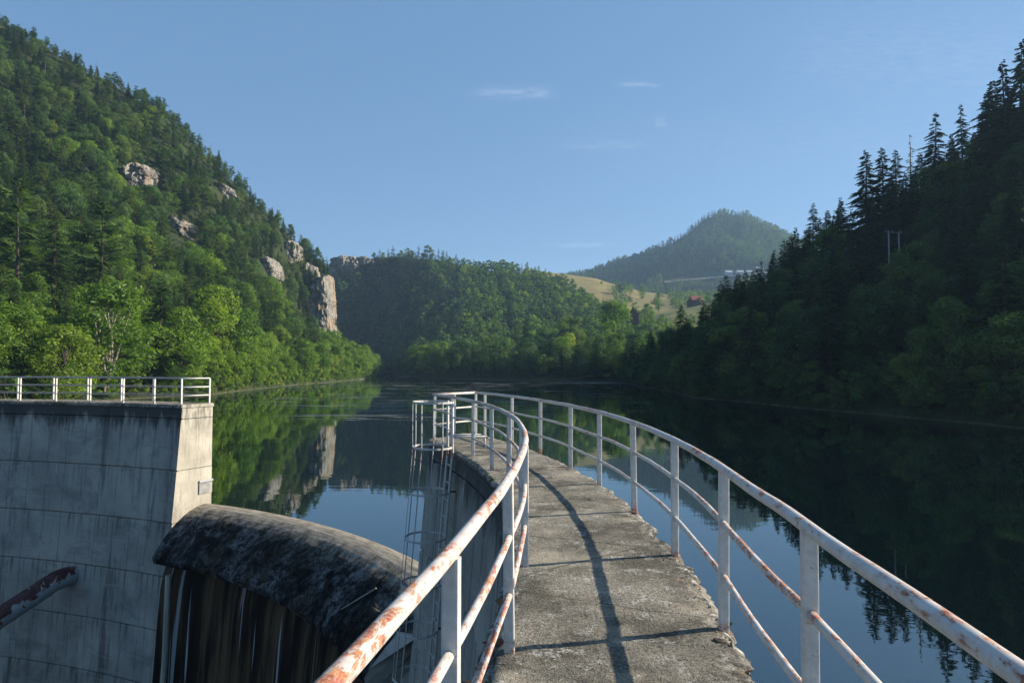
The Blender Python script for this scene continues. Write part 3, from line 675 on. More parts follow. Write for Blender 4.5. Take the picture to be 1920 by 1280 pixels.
for p in far.scatter(lambda p: 8.0 if proj(p)[1] < 540 else 13, 60000, 1, 29, seed=8):
    px, py, d = proj(p)
    if 1240 < px < 1470 and 1140 < d < 1225: continue
    n = mn.noise(Vector((p[0]*.006, p[1]*.006, 4)))+tr.uniform(-.25, .25)
    addt('dbroad' if n > .1 or (px > 1390 and tr.random() < .5) else tr.choice(['spruce', 'pine', 'spruce']), p, tr.uniform(10, 17), 'far')
# trees one can single out
SPECIAL = []
def special(patch, kind, px, D, top, label, zone, hscale=1):
    g = patch.near(px, D); D = g[1]; t = P(px, top, D); h = t[2]-g[2]
    SPECIAL.append((kind, (t[0], D, float(g[2])), h, label))
for (px, D, top, kd, lb) in (
    (1903, 118, 66, 'tallspruce', 'tallest dark pine at the right edge of the photo, on the ridge'),
    (1922, 112, 60, 'tallspruce', 'wide conifer cut off by the right edge of the photo'),
    (1882, 118, 112, 'tallspruce', 'dense conifer just left of the tallest one at the right edge'),
    (1845, 124, 168, 'tallspruce', 'leftmost long-branched conifer of the tall group by the right edge'),
    (1862, 126, 150, 'tallspruce', 'dark conifer just left of the tallest pine on the right ridge'),
    (1803, 134, 193, 'tallspruce', 'narrow see-through spruce left of the tall pines on the right ridge'),
    (1745, 138, 213, 'tallspruce', 'straight tall spruce standing out against sky in the middle of the right ridge'),
    (1704, 146, 250, 'snag', 'thin half-bare spruce with a crooked tip on the right ridge'),
    (1679, 148, 280, 'tallspruce', 'rightmost spruce of the three close together on the right ridge'),
    (1655, 150, 272, 'tallspruce', 'middle spruce of the three close together on the right ridge'),
    (1622, 152, 280, 'tallspruce', 'leftmost spruce of the three close together on the right ridge'),
    (1576, 158, 379, 'spruce', 'short dark spruce on the slope left of the three close spruces'),
    (1548, 162, 396, 'tallspruce', 'slender small spruce on the ridge beside a taller one'),
    (1522, 165, 379, 'tallspruce', 'slender spruce standing alone low on the right ridge against the sky'),
    (1490, 168, 425, 'spruce', 'low spruce where the right ridge crosses the far round hill'),
    (1462, 172, 447, 'spruce', 'spruce in front of the far round hill at its right foot'),
    (1406, 185, 507, 'spruce', 'right one of the dark spruces standing in front of white houses'),
    (1385, 188, 512, 'spruce', 'middle one of the dark spruces standing in front of white houses'),
    (1362, 190, 514, 'spruce', 'left one of the dark spruces standing in front of white houses'),
    (1276, 190, 570, 'spruce', 'lone pointed dark spruce in front of the lower yellow field'),
    (1250, 205, 610, 'spruce', 'small dark spruce left of the lone pointed one'),
    (1780, 138, 250, 'spruce', 'shorter spruce between two tall ones on the right ridge'),
    (1725, 142, 285, 'spruce', 'broad spruce beside the half-bare one on the right ridge'),
    (1836, 130, 215, 'spruce', 'bushy spruce under the tall pines on the right ridge')):
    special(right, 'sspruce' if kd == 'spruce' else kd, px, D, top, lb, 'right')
for (px, D, top, kd, lb) in (
    (190, 165, 372, 'pine', 'dark pine with a bare lower trunk and long low branches on left slope'),
    (40, 150, 330, 'pine', 'sunlit pine with pale trunk at the left edge of the photo'),
    (110, 155, 400, 'spruce', 'olive green conifer behind the bright leafy trees on the left'),
    (205, 122, 525, 'multistem', 'bright green leafy tree with several pale stems behind the abutment railing'),
    (300, 135, 520, 'spruce', 'dark spruce between bright leafy trees on the left shore'),
    (20, 105, 560, 'broad', 'bright leafy tree at left edge behind the abutment railing'),
    (120, 108, 600, 'broad', 'low leafy tree over the second post of the abutment railing'),
    (408, 160, 530, 'broad', 'yellow-green pointed leafy tree above the end of the abutment'),
    (440, 165, 560, 'broad', 'leafy tree just right of the yellow-green pointed tree'),
    (340, 140, 575, 'broad', 'leafy tree above the right end of the abutment railing'),
    (240, 352, 165, 'pine', 'pine standing out on the upper left ridge line'),
    (272, 352, 163, 'spruce', 'slim conifer standing alone on the upper left ridge line'),
    (297, 353, 182, 'pine', 'wide pine just right of a slim conifer on the left ridge'),
    (548, 375, 425, 'pine', 'flat-topped pine at the lower end of the left ridge')):
    special(left, kd, px, D, top, lb, 'left')
for (px, D, top, kd, lb) in (
    (1163, 800, 531, 'dbroad', 'round dark tree standing in the golden field'),
    (1205, 780, 535, 'broad', 'small round tree at the right edge of the golden field'),
    (1128, 860, 527, 'dbroad', 'tiny round tree in the upper golden field'),
    (1235, 620, 548, 'broad', 'leafy tree in the dip behind the lower yellow field'),
    (1215, 480, 568, 'broad', 'leafy tree next to the dark red cabin')):
    special(meadow, kd, px, D, top, lb, 'meadow')
for (px, D, top, kd, lb) in (
    (985, 330, 596, 'spruce', 'dark conifer rising above leafy trees on the central shore'),
    (965, 345, 604, 'spruce', 'darker conifer left of the tallest one on the central shore'),
    (775, 400, 650, 'spruce', 'narrow conifer on the left part of the central shore'),
    (1072, 320, 590, 'dbroad', 'big round leafy tree on the right part of the central shore'),
    (1150, 330, 560, 'broad', 'tall leafy tree below the red cabin')):
    special(center, kd, px, D, top, lb, 'center')
lib('snag', lambda i: conifer_parts(90+i, 17, .06, 30, 5, 4, start=.2, droop=.7, sparse=.5, tmat=M['pbark']), 17, 2)
lib('multistem', lambda i: broad_parts(91, 12, .36, 46, 6500, .19, tmat=M['pbark'], low=.22, stems=5), 12, 1)
def surf_depth(patch, px, py):
    """depth at which the photo's ray through (px, py) meets the patch"""
    best = None
    for j in (int(round((px-patch.us[0])/(patch.us[-1]-patch.us[0])*(patch.nu-1))),):
        col = patch.V[:, j]
        for i in range(len(col)-1):
            a, b = proj(col[i])[1], proj(col[i+1])[1]
            if (a-py)*(b-py) <= 0 and a != b:
                t = (a-py)/(a-b); d = col[i][1]*(1-t)+col[i+1][1]*t
                if best is None or d < best: best = d
    return best
NAME = dict(sbroad='leafy_tree', sspruce='spruce_tree', sbush='shrub', spruce='spruce_tree', tallspruce='spruce_tree', pine='pine_tree', broad='leafy_tree', dbroad='leafy_tree', bush='shrub', snag='spruce_tree', multistem='leafy_tree')
def tree(kind, p, h, label, group=None, sx=1.0, seed=0):
    r = random.Random(seed*7+3); tm, cm, full, H = r.choice(LIB[kind])
    e = empty(NAME[kind], (p[0], p[1], p[2]-.25), label, 'shrub' if 'bush' in kind else 'tree', group)
    s = h/H; e.scale = (s*sx, s*sx, s); sx *= r.uniform(.85, 1.2); e.scale = (s*sx, s*sx*r.uniform(.85, 1.15), s); e.rotation_euler = (r.gauss(0, .028), r.gauss(0, .028), r.uniform(0, 6.28))
    for nm, me in (('trunk', tm), ('crown', cm)):
        o = bpy.data.objects.new(nm, me); COL.objects.link(o); o.parent = e
    return e
for i, (k, p, h, lb) in enumerate(SPECIAL):
    H = LIB[k][0][3]; sx = 1.25 if h < 9 else (1.0 if h > 22 else 1.2)
    tree(k, p, h, lb, None, sx, 500+i)
for i, (px, py, dd, k, h, lb) in enumerate((
    (580, 535, 378, 'pine', 7, 'small pine growing on the upper left edge of the tall cliff'), (590, 522, 379, 'dbroad', 5, 'dark bush-like tree hanging over the top of the tall cliff'),
    (601, 514, 380, 'pine', 6, 'wind-bent pine on the very top of the tall cliff'), (614, 516, 382, 'spruce', 7, 'thin conifer at the top right corner of the tall cliff'),
    (570, 560, 374, 'dbroad', 8, 'leafy tree against the left side of the tall cliff'), (576, 590, 372, 'spruce', 9, 'conifer against the lower left side of the tall cliff'),
    (588, 622, 370, 'spruce', 9, 'conifer covering the lower left foot of the tall cliff'), (604, 640, 370, 'broad', 8, 'leafy tree below the foot of the tall cliff'),
    (596, 552, 376.5, 'bush', 3, 'shrub growing on a ledge in the tall cliff'), (617, 640, 372, 'dbroad', 7, 'dark leafy tree at the right foot of the tall cliff'),
    (262, 316, 0, 'dbroad', 6, 'dark tree rooted on top of the upper rock outcrop'), (232, 326, 0, 'pine', 8, 'pine overhanging the left part of the upper rock outcrop'),
    (338, 420, 0, 'spruce', 7, 'small conifer splitting the middle rock outcrop'), (500, 494, 0, 'pine', 10, 'spreading pine in front of the grey outcrop near the ridge end'),
    (548, 470, 0, 'dbroad', 5, 'small dark tree beside the highest bright rock face'), (414, 356, 0, 'pine', 7, 'pine in front of the faint tan rock band'))):
    D = dd or surf_depth(left, px, py)-2.5; q = P(px, py, D); tree(k, q, h, lb, None, 1.1, 900+i)
# rank the rest by apparent size; the largest are individuals
def app(t):
    px, py, d = proj(t[1])
    top = proj((t[1][0], t[1][1], t[1][2]+t[2]))
    if not (-30 < px < 1950) or py < 0: return 0
    if px < 400 and top[1] > 740: return 0
    return t[2]/d
con = sorted([t for t in TREES if t[0] in ('spruce', 'tallspruce', 'pine', 'sspruce', 'snag')], key=app, reverse=True)
bro = sorted([t for t in TREES if t[0] in ('broad', 'dbroad', 'sbroad')], key=app, reverse=True)
shr = sorted([t for t in TREES if 'bush' in t[0]], key=app, reverse=True)
KN = {'con': 'conifer', 'bro': 'leafy tree', 'bush': 'shrub'}
def bin_(v, tab):
    for lim, t in tab:
        if v < lim: return t
    return tab[-1][1]
def label_for(t, cls):
    px, py, d = proj(t[1]); hz = t[1][2]-WATER; k = KN[cls]; z = t[3]; size = 'small ' if t[2] < 8 and cls != 'bush' else 'tall ' if t[2] > 11 and cls != 'bush' else ''
    kd = {'snag': 'half-bare conifer', 'pine': 'open-crowned pine', 'tallspruce': 'narrow spruce', 'spruce': 'pointed spruce', 'sspruce': 'pointed spruce'}.get(t[0], k)
    if z in ('left', 'leftshore'):
        lv = bin_(hz, ((2.2, 'at the water edge'), (9, 'near the shore'), (22, 'on the lowest slope'), (45, 'on the lower slope'), (80, 'at mid slope'), (999, 'high on the slope')))
        pl = bin_(px, ((60, 'at the left photo edge'), (140, 'left of the dark pine'), (240, 'under the upper outcrop'), (330, 'left of the middle outcrop'), (400, 'above the end of the abutment'),
                       (470, 'right of the abutment'), (540, 'left of the tall cliff'), (625, 'under the tall cliff'), (9999, 'on the spit right of the cliff')))
        return size+'sunlit '+kd+' '+lv+' '+pl, 'trees and shrubs of the left hillside '+pl
    if z == 'right':
        lv = bin_(hz, ((2.2, 'at the water edge'), (7, 'just above the water'), (15, 'on the lower bank'), (26, 'at mid bank'), (999, 'on the upper bank')))
        pl = bin_(px, ((1280, 'at the right bank tip'), (1360, 'near the lone pointed spruce'), (1440, 'below the white houses'), (1540, 'left of the power pole'), (1640, 'close left of the power pole'),
                       (1730, 'under the power pole'), (1830, 'right of the power pole'), (9999, 'at the right edge of the photo')))
        return size+'dim '+kd+' '+lv+' '+pl, 'trees and shrubs of the right bank '+pl
    if z == 'center':
        pl = bin_(px, ((800, 'at the left end of the central shore'), (900, 'on the central shore behind the ladder cage'), (1000, 'in the middle of the central shore'), (1100, 'right of the middle of the central shore'), (9999, 'where the central shore meets the right bank')))
        return size+'half-shaded '+kd+' '+pl, 'trees '+pl
    return size+kd+' between the dry meadows in the distance', 'trees between the meadows'
rest = []
for cls, lst, lim in (('con', con, 262), ('bro', bro, 285), ('bush', shr, 120)):
    for i, t in enumerate(lst):
        if i < lim and app(t) > 0 and t[3] != 'far':
            lb = label_for(t, cls)
            tree(t[0], t[1], t[2], lb[0], lb[1], tr.uniform(.9, 1.3), i)
        else: rest.append(t)
def forest(name, label, items, lo, cat='forest'):
    kinds = sorted(set(t[0] for t in items)); col = bpy.data.collections.new(name+'_kinds'); order = {}; objs = []
    for k in kinds:
        ms = LO.get(k) if lo and k in LO else [x[2] for x in LIB[k]]
        H = LIB[k][0][3]
        order[k] = []
        for m in ms: objs.append((k, m, H))
    objs2 = []
    for i, (k, m, H) in enumerate(objs):
        o = bpy.data.objects.new('%03d_kind' % i, m); col.objects.link(o); order[k].append((i, H))
    v = []; idx = []; scl = []; rot = []
    for (k, p, h, z) in items:
        i, H = tr.choice(order[k]); v.append((p[0], p[1], p[2]-.3)); idx.append(i); s = h/H; wd = s*tr.uniform(.9, 1.35); scl += [wd, wd, s]; rot += [0, 0, tr.uniform(0, 6.28)]
    me = bpy.data.meshes.new(name); me.from_pydata(v, [], [])
    a = me.attributes.new('idx', 'INT', 'POINT'); a.data.foreach_set('value', idx)
    a = me.attributes.new('scl', 'FLOAT_VECTOR', 'POINT'); a.data.foreach_set('vector', scl)
    a = me.attributes.new('rt', 'FLOAT_VECTOR', 'POINT'); a.data.foreach_set('vector', rot)
    o = link(name, me); setp(o, label, cat, None, 'stuff')
    nt = bpy.data.node_groups.new(name, 'GeometryNodeTree')
    nt.interface.new_socket('Geometry', in_out='INPUT', socket_type='NodeSocketGeometry'); nt.interface.new_socket('Geometry', in_out='OUTPUT', socket_type='NodeSocketGeometry')
    N = nt.nodes.new; L = nt.links.new; gi = N('NodeGroupInput'); go = N('NodeGroupOutput'); ip = N('GeometryNodeInstanceOnPoints'); ci = N('GeometryNodeCollectionInfo')
    ci.inputs['Collection'].default_value = col; ci.inputs['Separate Children'].default_value = True; ci.inputs['Reset Children'].default_value = True
    def na(n, t):
        x = N('GeometryNodeInputNamedAttribute'); x.data_type = t; x.inputs[0].default_value = n; return [q for q in x.outputs if q.enabled][0]
    L(gi.outputs[0], ip.inputs['Points']); L(ci.outputs[0], ip.inputs['Instance']); ip.inputs['Pick Instance'].default_value = True
    L(na('idx', 'INT'), ip.inputs['Instance Index']); L(na('scl', 'FLOAT_VECTOR'), ip.inputs['Scale'])
    er = N('FunctionNodeEulerToRotation'); L(na('rt', 'FLOAT_VECTOR'), er.inputs[0]); L(er.outputs[0], ip.inputs['Rotation'])
    L(ip.outputs[0], go.inputs[0])
    md = o.modifiers.new('scatter', 'NODES'); md.node_group = nt; return o
Z = lambda *zs: [t for t in rest if t[3] in zs]
forest('left_hillside_forest', 'mixed sunlit forest covering the steep left hillside', Z('left', 'leftshore'), False)
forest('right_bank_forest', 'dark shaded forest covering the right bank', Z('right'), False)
forest('central_hill_forest', 'forest covering the wooded hill behind the lake', [t for t in Z('center') if t[1][1] < 400], False)
forest('central_slope_forest', 'bluish green forest on the upper slope of the central hill', [t for t in Z('center') if t[1][1] >= 400], True)
forest('meadow_groves', 'scattered leafy trees and hedges between the distant meadows', Z('meadow'), True)
forest('far_hill_forest', 'hazy forest covering the round far hill', Z('far'), True)
print('trees', len(TREES), len(rest))

# ------------------------------------------------------------------ rocks
def rock(name, patch, outline, mat, label, seed, D=None, relief=2.2, thick=12, cat='rock'):
    """irregular outcrop: ledged face pushed out of the hillside, with sides and a back buried in it"""
    xs = [p[0] for p in outline]; ys = [p[1] for p in outline]; cx, cy = sum(xs)/len(xs), sum(ys)/len(ys)
    D0 = D or surf_depth(patch, cx, cy) or 300; D0 -= relief*.6
    n = len(outline); NA, NR = 72, 16; v = []; f = []
    def edge(a):                             # radius of the outline in direction a
        best = 1
        for k in range(n):
            x1, y1 = outline[k]; x2, y2 = outline[(k+1) % n]; x1 -= cx; x2 -= cx; y1 -= cy; y2 -= cy
            dx, dy = math.cos(a), math.sin(a); den = dx*(y2-y1)-dy*(x2-x1)
            if abs(den) < 1e-9: continue
            t = (x1*(y2-y1)-y1*(x2-x1))/den; u = (x1*dy-y1*dx)/den
            if t > 0 and -1e-6 <= u <= 1+1e-6: best = t
        return best
    for i in range(NR+3):
        for k in range(NA):
            a = 2*math.pi*k/NA; e = edge(a)*(1+.08*mn.noise(Vector((math.cos(a)*3, math.sin(a)*3, seed)))+.10*mn.noise(Vector((math.cos(a)*9, math.sin(a)*9, seed))))
            q = min(1, i/NR); x, y = cx+math.cos(a)*e*q, cy+math.sin(a)*e*q
            p = Vector(P(x, y, D0)); lean = (p.z-Vector(P(cx, cy, D0)).z)*.10
            ridge = relief*(1-q**7)
            w1 = mn.noise(Vector((p.x*.16, p.z*.05, seed)))*relief*1.1+mn.noise(Vector((p.x*.5, p.z*.22, seed+3)))*relief*.45+mn.cell(Vector((p.x*.35+mn.noise(p*.3)*1.2, p.z*.16+mn.noise(p*.2), seed)))*relief*.5
            w1 += mn.noise(Vector((p.x*1.3, p.z*.9, seed)))*relief*.28-relief*.7*max(0, .12-abs(mn.noise(Vector((p.x*.22, p.z*.07, seed+8)))))/.12
            back = 0 if i <= NR else (i-NR)*thick/2
            p.y += lean-ridge-w1*(1 if i <= NR else .3)+back+max(0, (x-cx))/max(1, max(xs)-cx)*relief*.8
            v.append(p)
    for i in range(NR+2):
        for k in range(NA): f.append((i*NA+k, (i+1)*NA+k, (i+1)*NA+(k+1) % NA, i*NA+(k+1) % NA))
    o = link(name, mesh_np(name, v, f, [mat])); setp(o, label, cat); return o
rock('rock_outcrop', left, [(218, 322), (232, 310), (250, 304), (266, 308), (280, 318), (286, 334), (284, 354), (272, 368), (250, 362), (236, 366), (222, 350), (212, 338)], M['rock'], ROCKS[0][6], 1, relief=2.5)
rock('rock_outcrop', left, [(148, 303), (156, 308), (168, 322), (162, 328), (153, 318)], M['rockg'], ROCKS[1][6], 2, relief=1.2)
rock('rock_outcrop', left, [(310, 404), (330, 406), (345, 414), (360, 422), (367, 445), (366, 470), (355, 466), (343, 450), (330, 440), (320, 428)], M['rock'], ROCKS[2][6], 3, relief=1.8)
rock('rock_outcrop', left, [(394, 338), (412, 342), (432, 352), (441, 368), (428, 374), (408, 362)], M['rockg'], ROCKS[3][6], 4, relief=1.2)
rock('rock_outcrop', left, [(484, 484), (500, 480), (512, 492), (517, 512), (510, 530), (498, 526), (490, 510), (478, 498)], M['rockg'], ROCKS[4][6], 5, relief=1.8)
rock('rock_outcrop', left, [(530, 455), (545, 448), (556, 458), (559, 480), (550, 494), (540, 498), (528, 486), (524, 470)], M['rockg'], ROCKS[5][6], 6, relief=1.8)
rock('rock_cliff', left, [(573, 560), (580, 535), (594, 520), (604, 512), (611, 520), (615, 560), (618, 630), (609, 632), (600, 620), (586, 612), (574, 590)], M['rockw'], 'tall pale cliff with orange stains at the end of the left ridge', 31, D=380, relief=2.4, thick=16, cat='cliff')
rock('rock_ledge', left, [(560, 500), (575, 492), (592, 500), (598, 520), (586, 532), (568, 525)], M['rockg'], 'low grey rock ledge above and left of the tall cliff', 33, relief=1.6)
rock('rock_crest', center, [(618, 484), (640, 478), (664, 480), (672, 496), (660, 520), (640, 535), (620, 530)], M['rockg'], 'grey rocky crest on the skyline behind the tall cliff', 41, D=684, relief=4)
rock('rock_crest', center, [(664, 482), (680, 479), (696, 484), (698, 495), (676, 498)], M['rockg'], 'lower rocky crest right of the grey one on the skyline', 43, D=690, relief=3)
rock('rock_outcrop', center, [(752, 600), (762, 590), (770, 598), (766, 612), (754, 620), (748, 612)], M['rockg'], 'pale scree patch in the wood of the central hill', 47, relief=3)
rock('rock_outcrop', center, [(738, 628), (746, 622), (752, 632), (744, 642)], M['rockg'], 'smaller pale scree patch lower on the central hill', 49, relief=3)

# ------------------------------------------------------------------ dam
def skew(r, t):                             # the walkway's end face is not quite square to its curve
    return t-max(0, (t-18)/7.7)*2.3*min(1, max(0, (24.05-r)/1.5)) if 18 < t < 25.95 else t
def arc_sheet(name, prof, th0, th1, step, mat, parent=None, jag=0.0, seed=0, caps=True, batter=None, endmat=None, smooth=False, sk=False):
    """sweep a closed radial profile [(r, z)] along the arc"""
    n = max(2, int((th1-th0)/step)+1); ths_ = np.linspace(th0, th1, n); v = []; uv = []; f = []; fm = []; m = len(prof)
    per = [0]
    for k in range(m): per.append(per[-1]+math.hypot(prof[(k+1) % m][0]-prof[k][0], prof[(k+1) % m][1]-prof[k][1]))
    for t in ths_:
        for k in range(m):
            r, z = prof[k]
            if jag: 
                a = mn.noise(Vector((t*1.7, k*3.1, seed)))+.5*mn.noise(Vector((t*6, k*2.1, seed))); r += jag*a; z += jag*.5*mn.noise(Vector((t*2.3, k*1.7, seed+9)))
            v.append(pol(r, skew(r, t) if sk else t, z)); uv.append((R_(t)*23.0, z if batter is None else per[k]))
    for i in range(n-1):
        for k in range(m): f.append((i*m+k, i*m+(k+1) % m, (i+1)*m+(k+1) % m, (i+1)*m+k)); fm.append(0)
    if caps: f += [tuple(reversed(range(m))), tuple(range((n-1)*m, n*m))]; fm += [1, 1] if endmat else [0, 0]
    me = mesh_np(name, v, f, [mat]+([endmat] if endmat else []), fm, smooth, uv)
    return link(name, me, parent)
LIFTS = [-.42, -2.42, -4.42, -6.42, -8.42, -10.42, -12.42, -14.42, -27.5]
BAT = .085
def rin(z): return 22.56-max(0, -z)*BAT
def lifts(parent, th0, th1, top, mat, endmat=None, step=1.0):
    zz = [top]+LIFTS
    for a, b in zip(zz[:-1], zz[1:]):
        g = .028; ch = .03
        prof = [(rin(a)+ch*0, a-g), (24.02, a-g), (24.02, b), (rin(b)+ch, b), (rin(b), b+ch), (rin(a), a-g-ch)]
        prof = [(rin(a)+ch, a-g), (24.02, a-g), (24.02, b), (rin(b)+ch, b), (rin(b), b+ch), (rin(a), a-g-ch)]
        arc_sheet('concrete_lift', prof, th0, th1, step, mat, parent, .022, seed=a, endmat=endmat, sk=th1 < 30)
    # recessed joint core fills the gaps
    prof = [(rin(zz[0])+.07, zz[0]-.02), (23.97, zz[0]-.02), (23.97, -27.6), (rin(-27.6)+.07, -27.6)]
    arc_sheet('joint_core', prof, th0+.1, th1-.1, 2, M['wall_d'], parent, sk=th1 < 30)
walk = empty('walkway_wall', pol(23.3, 5, -27), 'curved concrete dam wall carrying the narrow walkway in front of the camera', 'dam wall')
lifts(walk, -60, 25.7, -.10, M['wall'])
# deck slab with a broken edge and gritty relief
def deck(parent, th0, th1, z0, name, nr=34, dth=.075, ragged=1.0, sx=1.0):
    n = int((th1-th0)/dth); v = []; f = []; uv = []
    for i in range(n+1):
        t = th0+(th1-th0)*i/n; s = R_(t)*23.3
        eo = .055*mn.noise(Vector((s*1.6, 0, 1)))+.04*mn.noise(Vector((s*6, 0, 2)))+.022*mn.noise(Vector((s*17, 0, 3)))
        if mn.noise(Vector((s*2.1, 4, 4))) > .22: eo -= .05
        ei = .03*mn.noise(Vector((s*2.0, 5, 1)))+.03*mn.noise(Vector((s*8, 5, 2)))+.02*mn.noise(Vector((s*19, 5, 2)))
        ro = 24.06+eo*ragged; ri = 22.52+ei*ragged
        col = []
        for k in range(nr+1):
            q = k/nr; r = ri+(ro-ri)*q
            p = pol(r, t); e = min(q, 1-q)*(ro-ri)
            z = z0+.006*mn.noise(p*3)+.004*mn.noise(p*11)+.0035*mn.noise(p*31)
            z -= (.03+.03*mn.noise(p*7))*max(0, 1-e/.06)
            z -= .012*max(0, 1-e/.16)*(1+mn.noise(p*5))
            col.append((r, z))
        for (dr, dz) in ((-.012, -.045), (-.035, -.085), (-.05, -.13)): col.append((ro+dr*1.3+.012*mn.noise(Vector((s*15, dz*40, 7))), z0+dz))
        low = []
        for (dr, dz) in ((.05, -.13), (.03, -.085), (.01, -.045)): low.append((ri+dr+.012*mn.noise(Vector((s*15, dz*40, 9))), z0+dz))
        col += low
        for (r, z) in col: v.append(pol(r, skew(r, t), z)); uv.append((s, r))
    m = nr+1+6
    for i in range(n):
        for k in range(m): f.append((i*m+k, i*m+(k+1) % m, (i+1)*m+(k+1) % m, (i+1)*m+k))
    f += [tuple(reversed(range(m))), tuple(range(n*m, (n+1)*m))]
    return link(name, mesh_np(name, v, f, [M['deck']], uv=uv), parent)
deck(walk, -40, -12, 0, 'deck_slab', 10, .4); deck(walk, -12, 25.9, 0, 'deck_slab', 46, .065)
# loose crumbs along the broken edges
b = MB(); rc = random.Random(5)
for k in range(900):
    t = -11+rc.random()**1.5*34; o_ = rc.random() < .6
    r = (24.0-rc.random()**2*.14) if o_ else (22.58+rc.random()**2*.14); s = rc.uniform(.003, .011)
    c = pol(r, t, .0+s*.1); a = [Vector((rc.uniform(-1, 1), rc.uniform(-1, 1), rc.uniform(-1, 1))).normalized() for _ in range(3)]
    p6 = [c+a[0]*s, c+a[1]*s, c+a[2]*s, c-a[0]*s*.8, c-a[1]*s, c-a[2]*s*.7]
    b.add(p6, [(0, 1, 2), (1, 3, 2), (3, 4, 2), (4, 0, 2), (1, 0, 5), (3, 1, 5), (4, 3, 5), (0, 4, 5)])
o = b.build('concrete_crumbs', M['deck'], walk); o['kind'] = 'stuff'

weir = empty('spillway_weir', pol(23, 45, -27), 'dark mossy rounded spillway crest curving between the abutment and the walkway', 'spillway')
WP = [(24.02, -27.4), (24.02, -4.08), (23.97, -3.99), (23.85, -3.94), (23.6, -3.93), (23.3, -3.98), (23.0, -4.08), (22.7, -4.22), (22.4, -4.42), (22.1, -4.66), (21.8, -4.95), (21.55, -5.24), (21.40, -5.46), (21.37, -5.54), (21.42, -5.72), (21.55, -5.80), (21.75, -5.80)]
def weir_mesh():
    # crest: densified profile with relief
    pr = [p for p in WP[1:]]; dn = []
    for a, b_ in zip(pr[:-1], pr[1:]):
        L = math.hypot(a[0]-b_[0], a[1]-b_[1]); k = max(1, int(L/.07))
        for q in range(k): dn.append((a[0]+(b_[0]-a[0])*q/k, a[1]+(b_[1]-a[1])*q/k))
    dn.append(pr[-1]); dn += [(22.2, -5.74), (22.6, -5.9), (23.95, -5.95)]
    m = len(dn); th = np.arange(25.75, 64.85, .16); n = len(th); v = []; f = []; uv = []
    for t in th:
        acc = 0
        for k, (r, z) in enumerate(dn):
            if k: acc += math.hypot(r-dn[k-1][0], z-dn[k-1][1])
            ts = 25.7-2.3*min(1, (24.05-r)/1.5) if r > 22.5 else 26.2-2.8*max(0, (r-22.2)/.3)
            t_ = ts+(t-th[0])*(64.8-ts)/(th[-1]-th[0])
            p = pol(r, t_, z); rough = min(1, max(0, (23.6-r)/.8))
            d = .025*rough*mn.noise(p*1.6)+.010*rough*mn.noise(p*4)
            if k > m-6: d *= .3
            v.append(pol(r-d*.3, t_, z+d)); uv.append((R_(t)*23, acc))
    for i in range(n-1):
        for k in range(m): f.append((i*m+k, i*m+(k+1) % m, (i+1)*m+(k+1) % m, (i+1)*m+k))
    fm = [0]*len(f)+[1, 1]; f += [tuple(reversed(range(m))), tuple(range((n-1)*m, n*m))]
    link('weir_crest', mesh_np('weir_crest', v, f, [M['weir'], M['wall']], fm, False, uv), weir)
weir_mesh()
# stained face under the lip, flaring at the foot of the abutment
v = []; f = []; uv = []; zz = [-5.88, -6.0, -6.3, -6.8, -7.6, -8.8, -10.5, -13, -18, -27.4]; thf = np.arange(23.3, 65.2, .35)
for t in thf:
    for z in zz:
        fl = .55*math.exp(-max(0, (64.9-t))/2.2)
        r = 22.35-(-5.9-z)*.07+.03*mn.noise(Vector((t*.9, z*.2, 0)))-fl+.25*math.exp((z+5.88)*-0+(z+5.88)/.5)
        v.append(pol(r, t, z)); uv.append((R_(t)*22.3, z))
    v.append(pol(23.9, t, -27.4)); uv.append((R_(t)*22.3, -28)); v.append(pol(23.9, t, -5.97)); uv.append((R_(t)*22.3, -5.8))
m = len(zz)+2
for i in range(len(thf)-1):
    for k in range(m): f.append((i*m+k, i*m+(k+1) % m, (i+1)*m+(k+1) % m, (i+1)*m+k))
link('spillway_face', mesh_np('spillway_face', v, f, [M['wface']], uv=uv, smooth=True), weir)
b = MB(); b.tube([pol(21.72, 63.6, -6.2), pol(21.62, 63.6, -9.5), pol(21.2, 63.6, -14.5)], .11, 8); b.build('drain_strip', M['end'], weir)

abut = empty('dam_abutment', pol(23.3, 90, -27), 'tall stained concrete dam wall on the left with a sunlit end face', 'dam wall')
lifts(abut, 64.8, 150, .06, M['wall'], M['end'], 1.2)
# thin broken cap
def cap(parent):
    prof = [(22.50, .0), (22.50, .10), (22.56, .135), (24.0, .135), (24.05, .10), (24.05, .0)]
    arc_sheet('cap_slab', prof, 64.7, 150, .25, M['deck'], parent, .03, seed=3, endmat=M['end'])
cap(abut)
eb = MB()
ax = (Vector((math.cos(R_(64.8)), math.sin(R_(64.8)), 0)), Vector((math.sin(R_(64.8)), -math.cos(R_(64.8)), 0)), Vector((0, 0, 1)))
eb.box(pol(23.72, 64.75, -3.0)+ax[1]*.02, (.66, .045, .07), ax); eb.build('white_ledge', M['white'], abut)
eb = MB(); eb.box(pol(23.70, 64.75, -3.28)+ax[1]*.0, (.62, .05, .44), ax); eb.build('cement_patch', mat_plain('grey_cement_patch', (.27, .275, .27), .9, .35, 2), abut)
for (t, z) in ((64.9, -5.9),):
    eb = MB(); q = pol(rin(z), t+1.0, z); eb.tube([q, q+Vector((-.05, -.4, .03))], .014, 6); eb.build('iron_bar', M['rust'], abut)

